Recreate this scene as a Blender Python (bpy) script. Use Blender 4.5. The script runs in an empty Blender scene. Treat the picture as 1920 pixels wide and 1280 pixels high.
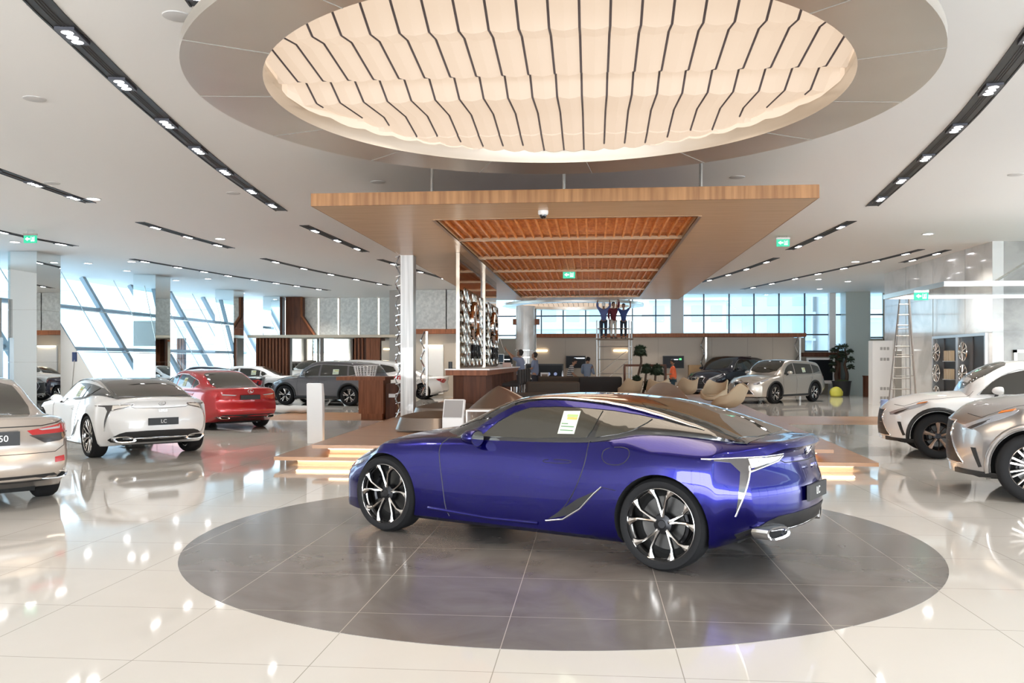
import bpy, bmesh, math, random
from math import sin, cos, pi, radians, sqrt, atan2
from mathutils import Vector, Matrix
from mathutils.bvhtree import BVHTree
random.seed(7)
SC = bpy.context.scene
COL = SC.collection
# ------------------------------------------------------------------ camera, world, lights, exposure
TH = radians(5.23)                       # the room's axes are turned a little against the view
CAM_H = 1.63
def cr(x, y):                            # point right/ahead of the camera -> room axes
    return (x * cos(TH) - y * sin(TH), x * sin(TH) + y * cos(TH))
cam_d = bpy.data.cameras.new('camera')
cam = bpy.data.objects.new('camera', cam_d); COL.objects.link(cam)
cam.location = (0, 0, CAM_H); cam.rotation_euler = (radians(90), 0, TH)
cam_d.sensor_width = 36; cam_d.lens = 36 * 1640 / 1920
cam_d.shift_y = -(640 - 677) / 1920
cam_d.clip_start = 0.05; cam_d.clip_end = 500
SC.camera = cam
SC.view_settings.view_transform = 'Standard'; SC.view_settings.look = 'None'
SC.view_settings.gamma = 1; SC.view_settings.exposure = 0.74
SC.cycles.max_bounces = 7; SC.cycles.diffuse_bounces = 4; SC.cycles.glossy_bounces = 4
SC.cycles.transmission_bounces = 5; SC.cycles.transparent_max_bounces = 8
SC.cycles.sample_clamp_indirect = 6; SC.cycles.caustics_reflective = False; SC.cycles.caustics_refractive = False
SC.cycles.use_denoising = True
W = bpy.data.worlds.new('world'); SC.world = W; W.use_nodes = True
wn = W.node_tree.nodes; wl = W.node_tree.links
bg = wn['Background']; bg.inputs[1].default_value = 2.9
tc = wn.new('ShaderNodeTexCoord'); sx = wn.new('ShaderNodeSeparateXYZ'); rp = wn.new('ShaderNodeValToRGB')
wl.new(tc.outputs['Generated'], sx.inputs[0]); wl.new(sx.outputs[2], rp.inputs[0]); wl.new(rp.outputs[0], bg.inputs[0])
rp.color_ramp.elements[0].position = 0.0; rp.color_ramp.elements[0].color = (.76, .92, 1, 1)
rp.color_ramp.elements[1].position = 0.6; rp.color_ramp.elements[1].color = (.50, .74, 1, 1)

def area(name, loc, rot, sx_, sy_, power, col=(1, 1, 1)):
    l = bpy.data.lights.new(name, 'AREA'); l.shape = 'RECTANGLE'; l.size = sx_; l.size_y = sy_; l.energy = power; l.color = col
    o = bpy.data.objects.new(name, l); COL.objects.link(o); o.location = loc; o.rotation_euler = rot
    return o
def spot(name, loc, power, col=(1, .93, .84), angle=100, blend=.6, size=.08, rot=(0, 0, 0)):
    l = bpy.data.lights.new(name, 'SPOT'); l.energy = power; l.color = col; l.spot_size = radians(angle); l.spot_blend = blend; l.shadow_soft_size = size
    o = bpy.data.objects.new(name, l); COL.objects.link(o); o.location = loc; o.rotation_euler = rot
    return o
# added fill panels tilted up: behind the camera and on the unseen right
area('fill_front', (0, -11.4, 1.3), (radians(108), 0, 0), 40, 2.4, 3300, (.98, .97, .97))
area('fill_right', (19.7, 6, 1.3), (0, radians(108), 0), 2.4, 34, 700, (.98, .97, .97))
# ------------------------------------------------------------------ helpers
def tag(o, label=None, cat=None, group=None, kind=None):
    if label: o['label'] = label
    if cat: o['category'] = cat
    if group: o['group'] = group
    if kind: o['kind'] = kind
    return o
def thing(name, label, cat, loc=(0, 0, 0), rz=0, group=None):
    o = bpy.data.objects.new(name, None); COL.objects.link(o); o.empty_display_size = .1
    o.location = loc; o.rotation_euler = (0, 0, rz)
    return tag(o, label, cat, group)
def kids(o): return [c for c in COL.objects if c.parent == o]
def copy_tree(o, loc, rz, label=None, group=None):
    ch = {}
    for c in COL.objects:
        if c.parent: ch.setdefault(c.parent.name, []).append(c)
    def rec(s, par):
        n = s.copy(); COL.objects.link(n); n.parent = par
        for c in ch.get(s.name, []): rec(c, n)
        return n
    r = rec(o, None); r.location = loc; r.rotation_euler = (0, 0, rz)
    if label: r['label'] = label
    if group: r['group'] = group
    return r
class MB:
    def __init__(s, M=None): s.v = []; s.f = []; s.m = []; s.cur = 0; s.M = M or Matrix()
    def add(s, vs, fs, mi=None):
        n = len(s.v); s.v += [s.M @ Vector(p) for p in vs]
        s.f += [tuple(n + i for i in f) for f in fs]; s.m += [s.cur if mi is None else mi] * len(fs)
    def box(s, x0, x1, y0, y1, z0, z1, mi=None):
        s.add([(x0, y0, z0), (x1, y0, z0), (x1, y1, z0), (x0, y1, z0), (x0, y0, z1), (x1, y0, z1), (x1, y1, z1), (x0, y1, z1)],
              [(0, 3, 2, 1), (4, 5, 6, 7), (0, 1, 5, 4), (1, 2, 6, 5), (2, 3, 7, 6), (3, 0, 4, 7)], mi)
    def prism(s, pts, z0, z1, mi=None, ax='z'):
        n = len(pts)
        def p(a, b, c): return (a, b, c) if ax == 'z' else ((a, c, b) if ax == 'y' else (c, a, b))
        s.add([p(a, b, z0) for a, b in pts] + [p(a, b, z1) for a, b in pts],
              [tuple(range(n - 1, -1, -1)), tuple(range(n, 2 * n))] + [(i, (i + 1) % n, n + (i + 1) % n, n + i) for i in range(n)], mi)
    def ring(s, a, c, r, n, u=None, sc=(1, 1)):
        a = Vector(a).normalized(); u = (Vector((0, 0, 1)).cross(a) if abs(a.z) < .95 else Vector((1, 0, 0)).cross(a)).normalized() if u is None else u
        w = a.cross(u)
        return [tuple(Vector(c) + u * (r * sc[0] * cos(2 * pi * i / n)) + w * (r * sc[1] * sin(2 * pi * i / n))) for i in range(n)]
    def tube(s, pts, r, n=8, mi=None, cap=True, closed=False, sc=(1, 1)):
        P = [Vector(p) for p in pts]; k = len(P); rs = r if isinstance(r, (list, tuple)) else [r] * k
        vs = []; fs = []; u = None
        for i in range(k):
            if closed: t = P[(i + 1) % k] - P[i - 1]
            else: t = (P[min(i + 1, k - 1)] - P[max(i - 1, 0)])
            if t.length < 1e-9: t = Vector((0, 0, 1))
            t.normalize()
            if u is None: u = (Vector((0, 0, 1)).cross(t) if abs(t.z) < .95 else Vector((1, 0, 0)).cross(t)).normalized()
            else:
                u = u - t * u.dot(t); u = u.normalized() if u.length > 1e-6 else Vector((1, 0, 0))
            w = t.cross(u)
            vs += [P[i] + u * (rs[i] * sc[0] * cos(2 * pi * j / n)) + w * (rs[i] * sc[1] * sin(2 * pi * j / n)) for j in range(n)]
        for i in range(k if closed else k - 1):
            b = ((i + 1) % k) * n
            fs += [(i * n + j, i * n + (j + 1) % n, b + (j + 1) % n, b + j) for j in range(n)]
        if cap and not closed: fs += [tuple(range(n - 1, -1, -1)), tuple((k - 1) * n + j for j in range(n))]
        s.add(vs, fs, mi)
    def cyl(s, c, r, z0, z1, n=24, mi=None, r2=None):
        s.tube([(c[0], c[1], z0), (c[0], c[1], z1)], [r, r if r2 is None else r2], n, mi)
    def lathe(s, prof, n=32, ax='z', c=(0, 0, 0), mi=None, closed=False, a0=0, a1=2 * pi):
        k = len(prof); full = abs(a1 - a0 - 2 * pi) < 1e-6; m = n if full else n + 1; vs = []; fs = []
        for i in range(m):
            a = a0 + (a1 - a0) * i / n
            for r, h in prof:
                q = (r * cos(a), r * sin(a), h) if ax == 'z' else (r * cos(a), h, r * sin(a)) if ax == 'y' else (h, r * cos(a), r * sin(a))
                vs.append((q[0] + c[0], q[1] + c[1], q[2] + c[2]))
        for i in range(n):
            b = ((i + 1) % m) * k; a = i * k
            for j in range(k if closed else k - 1):
                j2 = (j + 1) % k; fs.append((a + j, a + j2, b + j2, b + j))
        s.add(vs, fs, mi)
    def ball(s, c, r, n=12, mi=None, sc=(1, 1, 1)):
        vs = [(c[0], c[1], c[2] - r * sc[2])]; m = n // 2
        for i in range(1, m):
            p = pi * i / m
            for j in range(n):
                a = 2 * pi * j / n; vs.append((c[0] + r * sc[0] * sin(p) * cos(a), c[1] + r * sc[1] * sin(p) * sin(a), c[2] - r * sc[2] * cos(p)))
        vs.append((c[0], c[1], c[2] + r * sc[2])); L = len(vs) - 1; fs = [(0, 1 + (j + 1) % n, 1 + j) for j in range(n)]
        for i in range(m - 2):
            fs += [(1 + i * n + j, 1 + i * n + (j + 1) % n, 1 + (i + 1) * n + (j + 1) % n, 1 + (i + 1) * n + j) for j in range(n)]
        fs += [(1 + (m - 2) * n + j, 1 + (m - 2) * n + (j + 1) % n, L) for j in range(n)]
        s.add(vs, fs, mi)
    def loft(s, rings, closed=True, cap=True, mi=None):
        n = len(rings[0]); vs = [p for r in rings for p in r]; fs = []
        for i in range(len(rings) - 1):
            for j in range(n if closed else n - 1):
                k = (j + 1) % n; fs.append((i * n + j, i * n + k, (i + 1) * n + k, (i + 1) * n + j))
        if cap and closed: fs += [tuple(range(n - 1, -1, -1)), tuple((len(rings) - 1) * n + j for j in range(n))]
        s.add(vs, fs, mi)
    def build(s, name, mats, parent=None, smooth=False, bevel=0, loc=None, ang=35, fixn=True):
        me = bpy.data.meshes.new(name); me.from_pydata([tuple(p) for p in s.v], [], s.f)
        if not isinstance(mats, (list, tuple)): mats = [mats]
        for m in mats: me.materials.append(m)
        me.polygons.foreach_set('material_index', s.m)
        if fixn:
            bm = bmesh.new(); bm.from_mesh(me); bmesh.ops.recalc_face_normals(bm, faces=bm.faces); bm.to_mesh(me); bm.free()
        o = bpy.data.objects.new(name, me); COL.objects.link(o)
        if smooth:
            me.polygons.foreach_set('use_smooth', [True] * len(me.polygons))
            try: me.set_sharp_from_angle(angle=radians(ang))
            except Exception: pass
        if bevel:
            b = o.modifiers.new('bevel', 'BEVEL'); b.width = bevel; b.segments = 2; b.limit_method = 'ANGLE'; b.angle_limit = radians(40)
            b.harden_normals = False
        if parent: o.parent = parent
        if loc: o.location = loc
        return o
def mono(keys):
    keys = sorted(keys); xs = [k[0] for k in keys]; ys = [k[1] for k in keys]; n = len(xs)
    d = [(ys[i + 1] - ys[i]) / (xs[i + 1] - xs[i]) for i in range(n - 1)]
    m = [d[0]] + [0 if d[i - 1] * d[i] <= 0 else 2 * d[i - 1] * d[i] / (d[i - 1] + d[i]) for i in range(1, n - 1)] + [d[-1]]
    def f(x):
        if x <= xs[0]: return ys[0]
        if x >= xs[-1]: return ys[-1]
        i = 0
        while x > xs[i + 1]: i += 1
        h = xs[i + 1] - xs[i]; t = (x - xs[i]) / h
        return ys[i] * (2 * t**3 - 3 * t * t + 1) + m[i] * h * (t**3 - 2 * t * t + t) + ys[i + 1] * (3 * t * t - 2 * t**3) + m[i + 1] * h * (t**3 - t * t)
    return f
def crom(P, n, closed=False):
    P = [Vector(p) for p in P]; out = []; k = len(P)
    rng = range(k) if closed else range(k - 1)
    for i in rng:
        if closed: a, b, c, d = P[i - 1], P[i], P[(i + 1) % k], P[(i + 2) % k]
        else: a, b, c, d = P[max(i - 1, 0)], P[i], P[i + 1], P[min(i + 2, k - 1)]
        for j in range(n):
            t = j / n
            out.append(.5 * ((2 * b) + (c - a) * t + (2 * a - 5 * b + 4 * c - d) * t * t + (3 * b - a - 3 * c + d) * t**3))
    if not closed: out.append(P[-1])
    return out
def resample(P, n):
    L = [0]
    for i in range(1, len(P)): L.append(L[-1] + (P[i] - P[i - 1]).length)
    out = []; j = 0
    for i in range(n):
        s = L[-1] * i / (n - 1)
        while j < len(L) - 2 and L[j + 1] < s: j += 1
        h = L[j + 1] - L[j]; t = (s - L[j]) / h if h > 1e-9 else 0
        out.append(P[j].lerp(P[j + 1], min(1, max(0, t))))
    return out
def text_mesh(name, txt, size, m, parent, mat4, depth=.004):
    c = bpy.data.curves.new('lettering', 'FONT'); c.body = txt; c.size = size; c.align_x = 'CENTER'; c.align_y = 'CENTER'; c.extrude = depth; c.resolution_u = 3
    t = bpy.data.objects.new('lettering', c); COL.objects.link(t)
    bpy.context.view_layer.update()
    me = bpy.data.meshes.new_from_object(t.evaluated_get(bpy.context.evaluated_depsgraph_get()))
    bpy.data.objects.remove(t); me.transform(mat4); me.materials.clear(); me.materials.append(m)
    o = bpy.data.objects.new(name, me); COL.objects.link(o)
    if parent: o.parent = parent
    return o
# ------------------------------------------------------------------ materials
MATS = {}
def mat(name, col=(.8, .8, .8), rough=.5, metal=0, coat=0, spec=None, emis=None, es=0, alpha=1, ior=None, trans=0, cr_=.03, aniso=0):
    if name in MATS: return MATS[name]
    m = bpy.data.materials.new(name); m.use_nodes = True; b = m.node_tree.nodes['Principled BSDF']
    b.inputs['Base Color'].default_value = (*col, 1); b.inputs['Roughness'].default_value = rough; b.inputs['Metallic'].default_value = metal
    if coat: b.inputs['Coat Weight'].default_value = coat; b.inputs['Coat Roughness'].default_value = cr_
    if spec is not None: b.inputs['Specular IOR Level'].default_value = spec
    if emis: b.inputs['Emission Color'].default_value = (*emis, 1); b.inputs['Emission Strength'].default_value = es
    if ior: b.inputs['IOR'].default_value = ior
    if trans: b.inputs['Transmission Weight'].default_value = trans
    if alpha < 1: b.inputs['Alpha'].default_value = alpha
    MATS[name] = m
    return m
def N(m): return m.node_tree.nodes, m.node_tree.links, m.node_tree.nodes['Principled BSDF']
def noisy(m, c1, c2, scale=(1, 1, 1), detail=6, nscale=4, bump=0, rough=None, lo=.35, hi=.65, dist=0):
    n, l, b = N(m); t = n.new('ShaderNodeTexCoord'); mp = n.new('ShaderNodeMapping'); mp.inputs['Scale'].default_value = scale
    nz = n.new('ShaderNodeTexNoise'); nz.inputs['Scale'].default_value = nscale; nz.inputs['Detail'].default_value = detail; nz.inputs['Distortion'].default_value = dist
    r = n.new('ShaderNodeValToRGB'); r.color_ramp.elements[0].position = lo; r.color_ramp.elements[0].color = (*c1, 1); r.color_ramp.elements[1].position = hi; r.color_ramp.elements[1].color = (*c2, 1)
    l.new(t.outputs['Object'], mp.inputs[0]); l.new(mp.outputs[0], nz.inputs['Vector']); l.new(nz.outputs['Fac'], r.inputs[0]); l.new(r.outputs[0], b.inputs['Base Color'])
    if bump:
        bp = n.new('ShaderNodeBump'); bp.inputs['Strength'].default_value = bump; bp.inputs['Distance'].default_value = .01
        l.new(nz.outputs['Fac'], bp.inputs['Height']); l.new(bp.outputs[0], b.inputs['Normal'])
    if rough:
        mr = n.new('ShaderNodeMapRange'); mr.inputs[3].default_value = rough[0]; mr.inputs[4].default_value = rough[1]; l.new(nz.outputs['Fac'], mr.inputs[0]); l.new(mr.outputs[0], b.inputs['Roughness'])
    return m
def math_(n, l, op, a, b=None, c=None):
    q = n.new('ShaderNodeMath'); q.operation = op
    for i, v in enumerate((a, b, c)):
        if v is None: continue
        if hasattr(v, 'links'): l.new(v, q.inputs[i])
        else: q.inputs[i].default_value = v
    return q.outputs[0]
def tiles(m, base, vein, line, a0, b0, s, wline, rough=.08, vscale=.35):
    n, l, b = N(m); t = n.new('ShaderNodeTexCoord'); sp = n.new('ShaderNodeSeparateXYZ'); l.new(t.outputs['Object'], sp.inputs[0])
    def near(out, o0):
        f = math_(n, l, 'FRACT', math_(n, l, 'DIVIDE', math_(n, l, 'SUBTRACT', out, o0 - s / 2), s))
        return math_(n, l, 'LESS_THAN', math_(n, l, 'ABSOLUTE', math_(n, l, 'SUBTRACT', f, .5)), wline / s)
    g = math_(n, l, 'MAXIMUM', near(sp.outputs[0], a0), near(sp.outputs[1], b0))
    nz = n.new('ShaderNodeTexNoise'); nz.inputs['Scale'].default_value = vscale; nz.inputs['Detail'].default_value = 8; nz.inputs['Distortion'].default_value = 1.5
    l.new(t.outputs['Object'], nz.inputs['Vector'])
    r = n.new('ShaderNodeValToRGB'); r.color_ramp.elements[0].position = .3; r.color_ramp.elements[0].color = (*base, 1); r.color_ramp.elements[1].position = .75; r.color_ramp.elements[1].color = (*vein, 1)
    l.new(nz.outputs['Fac'], r.inputs[0])
    mx = n.new('ShaderNodeMix'); mx.data_type = 'RGBA'; l.new(g, mx.inputs[0]); l.new(r.outputs[0], mx.inputs[6]); mx.inputs[7].default_value = (*line, 1)
    l.new(mx.outputs[2], b.inputs['Base Color'])
    b.inputs['Roughness'].default_value = rough
    return m
white = mat('white_paint', (.80, .78, .76), .6)
ceil_m = mat('ceiling_plaster', (.88, .86, .83), .7)
floor_m = tiles(mat('polished_porcelain', (.7, .7, .7), .06, spec=.42), (.60, .575, .535), (.66, .635, .60), (.34, .32, .28), .472, 6.54, .99, .0028, .05)
disc_m = tiles(mat('grey_stone_tile', (.2, .2, .2), .2), (.135, .12, .115), (.20, .185, .175), (.42, .37, .34), .472, 6.54, .99, .0028, .16, 1.3)
black = mat('matt_black', (.012, .012, .013), .45)
blackgl = mat('gloss_black', (.008, .008, .009), .12, coat=1)
chrome = mat('chrome', (.82, .83, .85), .07, 1)
steel = mat('brushed_steel', (.62, .60, .57), .25, 1)
mirror_m = mat('mirror_glass', (.83, .87, .87), .01, 1)
brushed = noisy(mat('brushed_champagne_metal', (.6, .55, .48), .3, 1), (.60, .565, .51), (.76, .73, .675), (.3, .3, 3), 3, 1.2, rough=(.22, .4))
wood = noisy(mat('honey_oak', (.4, .22, .1), .35, coat=.3), (.36, .18, .07), (.50, .28, .125), (1.2, 14, 14), 6, 1.2)
wood_u = noisy(mat('oak_veneer_soffit', (.4, .22, .1), .4, coat=.15, cr_=.2), (.56, .36, .19), (.64, .43, .25), (.9, 12, 12), 5, 1.1)
wood_edge = noisy(mat('oak_fascia', (.4, .22, .1), .4), (.25, .105, .03), (.42, .20, .07), (9, 9, .5), 5, 1.3)
wood_o = noisy(mat('orange_lattice_wood', (.5, .2, .05), .4), (.62, .20, .045), (.85, .36, .10), (6, 1, 1), 4, 3)
wood_floor = noisy(mat('oak_step_deck', (.35, .2, .1), .32, coat=.12, cr_=.15), (.33, .155, .06), (.44, .225, .095), (1, 13, 4), 5, 1.3)
wood_d = noisy(mat('walnut_veneer', (.1, .04, .02), .5, spec=.25), (.07, .022, .010), (.115, .040, .018), (10, 10, 1), 5, 1.4)
wood_r = noisy(mat('reddish_walnut', (.2, .08, .04), .5, spec=.25), (.17, .055, .022), (.25, .09, .04), (12, 12, .8), 5, 1.4)
beige_w = mat('beige_wall_panel', (.46, .40, .33), .45)
beige_l = mat('pale_beige_leather', (.46, .36, .24), .6)
taupe = mat('taupe_fabric', (.045, .034, .025), .8)
darkf = mat('charcoal_fabric', (.020, .018, .018), .85)
blobm = mat('grey_brown_lacquer', (.20, .155, .125), .28, .6, coat=.6, cr_=.12)
glow_w = mat('warm_led_strip', (1, .8, .55), .5, emis=(1, .78, .50), es=6)
glow_f = mat('lamp_lens', (1, 1, 1), .5, emis=(1, .97, .98), es=14)
fabric_g = mat('luminous_fabric', (.30, .27, .24), .8, emis=(1, .76, .56), es=.43)
green_g = mat('green_exit_sign', (.0, .3, .15), .4, emis=(.05, .55, .33), es=.6)
white_g = mat('white_sign_symbol', (1, 1, 1), .5, emis=(1, 1, 1), es=.8)
screen_k = mat('black_screen', (.004, .005, .008), .4, spec=.2)
glassp = mat('window_pane', (.9, 1, 1), .0)
def mk_glass(m, tint, fac):
    n, l, b = N(m); n.remove(b); o = n['Material Output']
    t = n.new('ShaderNodeBsdfTransparent'); t.inputs[0].default_value = (*tint, 1); g = n.new('ShaderNodeBsdfGlossy'); g.inputs['Roughness'].default_value = .02
    fr = n.new('ShaderNodeFresnel'); gm = n.new('ShaderNodeNewGeometry'); l.new(math_(n, l, 'MULTIPLY_ADD', gm.outputs['Backfacing'], 1 / 1.45 - 1.45, 1.45), fr.inputs[0]); mp = math_(n, l, 'MULTIPLY_ADD', fr.outputs[0], .9, fac)
    mx = n.new('ShaderNodeMixShader'); l.new(mp, mx.inputs[0]); l.new(t.outputs[0], mx.inputs[1]); l.new(g.outputs[0], mx.inputs[2]); l.new(mx.outputs[0], o.inputs[0])
    return m
mk_glass(glassp, (.86, .95, .98), 0)
glass_clear = mk_glass(mat('clear_glass'), (.93, .97, .96), .02)
marble = noisy(mat('white_marble', (.7, .7, .68), .15, coat=.3), (.56, .55, .525), (.70, .69, .665), (1, 1, 1), 10, .5, lo=.36, hi=.50, dist=2.0)
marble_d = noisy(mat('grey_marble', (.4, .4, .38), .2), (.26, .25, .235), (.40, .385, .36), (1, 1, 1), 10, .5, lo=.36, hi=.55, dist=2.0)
stone_w = mat('pale_stone_cladding', (.62, .62, .60), .4)
alu = mat('aluminium', (.70, .70, .70), .35, .9)
mull = mat('grey_mullion', (.33, .38, .42), .4, .3)
mull_d = mat('dark_mullion', (.05, .07, .10), .4)
panel_w = noisy(mat('patterned_white_panel', (.66, .66, .62), .5), (.62, .625, .59), (.78, .78, .74), (1, 1, 1), 2, 9, bump=.6)
plastic_w = mat('white_lacquer', (.78, .77, .76), .35)
rubber = mat('tyre_rubber', (.010, .010, .011), .75)
rubber.node_tree.nodes['Principled BSDF'].inputs['Specular IOR Level'].default_value = .25
archm = mat('wheel_well_lining', (.006, .006, .006), .9)
rimdark = mat('dark_alloy', (.03, .03, .033), .35, .8)
rimsil = mat('machined_alloy', (.72, .70, .68), .14, 1)
rimbr = mat('bronze_alloy', (.20, .14, .11), .25, .9)
disc_br = mat('brake_steel', (.07, .068, .066), .4, 1)
carglass = mat('tinted_car_glass', (.032, .030, .024), .02, coat=.6, cr_=.01)
lens_d = mat('smoked_lamp_lens', (.05, .045, .045), .06, coat=1)
lens_r = mat('red_lamp_lens', (.42, .01, .015), .1, coat=1)
lens_c = mat('clear_lamp_lens', (.55, .56, .60), .08, .5, coat=1)
lens_p = mat('pearl_lamp_lens', (.75, .68, .60), .15, coat=1)
amber = mat('amber_lens', (.7, .2, .03), .1, coat=1)
paper = mat('pale_green_sticker', (.62, .68, .55), .6)
def paint(name, col, metal=.55, rough=.3):
    return mat(name, col, rough, metal, coat=1, cr_=.015)
P_blue = mat('deep_blue_paint', (.0026, .0015, .12), .22, .8, coat=.6, cr_=.015)
P_white = paint('pearl_white_paint', (.80, .79, .78), .05, .35)
P_champ = paint('champagne_paint', (.50, .44, .39), .6, .3)
P_red = paint('red_paint', (.42, .008, .014), .45, .3)
P_grey = paint('graphite_paint', (.115, .105, .11), .6, .3)
P_silver = paint('warm_silver_paint', (.46, .42, .37), .65, .3)
P_silv2 = paint('sonic_silver_paint', (.42, .40, .39), .75, .28)
P_black = paint('black_paint', (.010, .010, .020), .3, .25)
P_navy = paint('dark_navy_paint', (.02, .02, .04), .3, .25)
# ------------------------------------------------------------------ the setting (room axes: x right, y away, z up)
def struct(name, mb, m, **k):
    o = mb.build(name, m, **k); o['kind'] = 'structure'; return o
HC = 5.0
DC = cr(.406, 8.24)                       # middle of the round stone inlay and of the ring above it
mb = MB(); mb.box(-24, 24, -12, 50, -.25, 0); struct('floor', mb, floor_m)
mb = MB(); mb.cyl((DC[0], DC[1]), 3.32, .0005, .003, 128); struct('trim_1', mb, disc_m)
mb = MB()                                  # flush oak band across the floor
mb.box(-9.5, -2.9, 23.6, 27.2, .0005, .004); struct('trim_2', mb, wood_floor)
mb = MB(); mb.box(4.2, 12, 23.2, 26.6, .0005, .004); struct('trim_3', mb, wood_floor)
# stepped oak deck: two slabs, each on a recessed lit base
def deck(pts, z0, z1, inset):
    mb = MB(); mb.prism(pts, z1 - .055, z1); o = struct('floor', mb, [wood_floor])
    cx = sum(p[0] for p in pts) / len(pts); cy = sum(p[1] for p in pts) / len(pts)
    q = [(a + (inset if a < cx else -inset), b + (inset if b < cy else -inset)) for a, b in pts]
    mb = MB(); mb.prism(q, z0, z1 - .055); struct('trim_4', mb, [deckbase])
    f = q[0], q[1]
    mb = MB(); mb.box(q[0][0], q[1][0], q[0][1] - .03, q[0][1] - .005, z1 - .085, z1 - .06); l = struct('trim_5', mb, [glow_w])
    mb = MB()
    for (a, b), (c, d) in ((q[0], q[3]), (q[1], q[2])):
        s = -1 if a < cx else 1
        mb.tube([(a + s * .02, b, z1 - .075), (c + s * .02, d, z1 - .075)], .012, 4)
    struct('trim_6', mb, [glow_w])
deckbase = mat('deck_base_laminate', (.66, .47, .30), .4)
deck([(-4.88, 13.08), (4.13, 13.08), (5.4, 35.8), (-5.6, 35.8)], 0, .16, .28)
deck([(-4.40, 13.46), (3.60, 13.46), (4.85, 35.5), (-5.2, 35.5)], .16, .31, .22)
# ceiling
mb = MB(); mb.box(-21.5, 19, -12, 47, HC, HC + .3); struct('ceiling', mb, ceil_m)
mb = MB(); mb.box(-1.8, 3.0, 11.75, 13.5, HC - .004, HC - .001); struct('trim_7', mb, mat('painted_ceiling_shade', (.20, .20, .21), .7))  # flat dark sheet paints the ceiling's shade between ring and canopy
# walls: right marble wall with return, back wall
mb = MB(); mb.box(11.2, 11.5, 25.7, 34.8, 0, HC); struct('wall_right', mb, marble)
mb = MB(); mb.box(11.502, 24, 25.7, 26.0, 0, HC); struct('wall_right_return', mb, marble_d)
# panel joints on the marble
mb = MB()
for z in (1.2, 2.45, 3.7): mb.box(11.192, 11.2, 25.7, 34.8, z, z + .006); mb.box(11.2, 24, 25.692, 25.7, z, z + .006)
for y in (27.5, 30, 32.5): mb.box(11.192, 11.2, y, y + .006, 0, HC)
for x in (13.4, 15.4): mb.box(x, x + .006, 25.692, 25.7, 0, HC)
struct('trim_8', mb, mat('joint_grey', (.42, .41, .39), .6))
# door in the return
mb = MB(); mb.box(11.75, 11.83, 25.62, 25.7, 0, 1.95); mb.box(11.75, 13.6, 25.62, 25.7, 1.87, 1.95); mb.box(11.83, 13.6, 25.66, 25.698, 0, 1.87, 1)
struct('door_1', mb, [steel, mat('door_leaf', (.55, .53, .50), .5)])
# far right: stone pier and window strip between marble and back wall
mb = MB(); mb.box(14.7, 14.95, 34.8, 45.2, 0, HC); struct('wall_far_right', mb, stone_w)
# ---------------- back glazing
YB = 44.6
def glaze_back(name, x0, x1, z0, z1, xs, zs, mm):
    root = thing(name, None, None); root['kind'] = 'structure'
    mb = MB(); mb.box(x0, x1, YB - .01, YB + .01, z0, z1); mb.build('glass', glassp, root)
    mb = MB()
    for x in xs: mb.box(x - .03, x + .03, YB - .08, YB + .04, z0, z1)
    for z in zs: mb.box(x0, x1, YB - .07, YB + .04, z - .035, z + .035)
    mb.build('mullions', mm, root)
bx = lambda px: (px - 1110) * YB / 1640 * .9958
glaze_back('window_1', bx(868), bx(1255), 2.8, HC, [bx(p) for p in (1015, 1056, 1098, 1142, 1185, 1228)], [2.95, 3.93], mull_d)
glaze_back('window_2', bx(1278), bx(1545), 2.8, HC, [bx(p) for p in (1316, 1362, 1407, 1452, 1498)], [2.95, 3.93], mull_d)
glaze_back('window_3', bx(1498), bx(1545), 2.1, 2.8, [], [2.13], mull_d)
glaze_back('window_4', bx(1552), bx(1562), 2.1, HC, [bx(1552)], [2.13, 3.93], mull_d)
glaze_back('window_5', bx(1605), bx(1637), 2.75, HC, [bx(1605)], [2.8, 3.93], mull_d)
mb = MB(); mb.box(bx(1255), bx(1278), YB - .3, YB + .1, 0, HC); struct('wall_back', mb, white)
mb = MB(); mb.box(bx(1540), bx(1551), YB - .3, YB + .1, 0, HC); struct('wall_back', mb, white)
mb = MB(); mb.box(bx(1562.5), bx(1605), YB - .9, YB + .1, 0, HC); struct('wall_back', mb, mat('green_grey_stone', (.50, .56, .54), .15))
mb = MB(); mb.box(bx(1605), bx(1645), YB - .05, YB + .1, 0, 2.75); mb.box(bx(1637), bx(1660), YB - .05, YB + .1, 0, HC); mb.box(bx(700), bx(1500), YB + .05, YB + .15, 0, 2.8); mb.box(bx(1498), bx(1564), YB - .02, YB + .1, 0, 2.1); struct('wall_back', mb, beige_w)
# beige cabin wall with its oak cornice in front of the glazing
bw = lambda px, Y: (px - 1110) * Y / 1640 * .9958
root = thing('cabin_wall', None, None); root['kind'] = 'structure'; root.name = 'wall_cabin'
mb = MB(); mb.box(bw(1003, 43), bw(1478, 43), 42.9, 43.1, 0, 2.78); mb.build('panelling', beige_w, root)
mb = MB()
for p in (1060, 1130, 1232, 1330, 1395, 1440): mb.box(bw(p, 43), bw(p, 43) + .01, 42.89, 42.9, .1, 2.75)
mb.build('panel_joint', mat('joint_brown', (.25, .21, .17), .6), root)
mb = MB(); mb.box(bw(980, 42.5), bw(1496, 42.5), 41.9, 43.3, 2.78, 2.95); mb.build('oak_cornice', wood_r, root)
for p0, p1 in ((1003, 1026), (1150, 1176)):
    mb = MB(); mb.box(bw(p0, 42.9), bw(p1, 42.9), 42.84, 42.89, 2.12, 2.18); mb.build('cove_light', glow_w, root)
root = thing('wall_left_cabin', None, None); root['kind'] = 'structure'
mb = MB(); mb.box(bw(764, 40.3), -5.2, 40.3, 40.5, 0, 2.9); mb.build('panelling', beige_w, root)
mb = MB(); mb.box(bw(764, 40.3), -4.9, 39.9, 40.6, 2.9, 3.12); mb.build('oak_cornice', wood_r, root)
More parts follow.
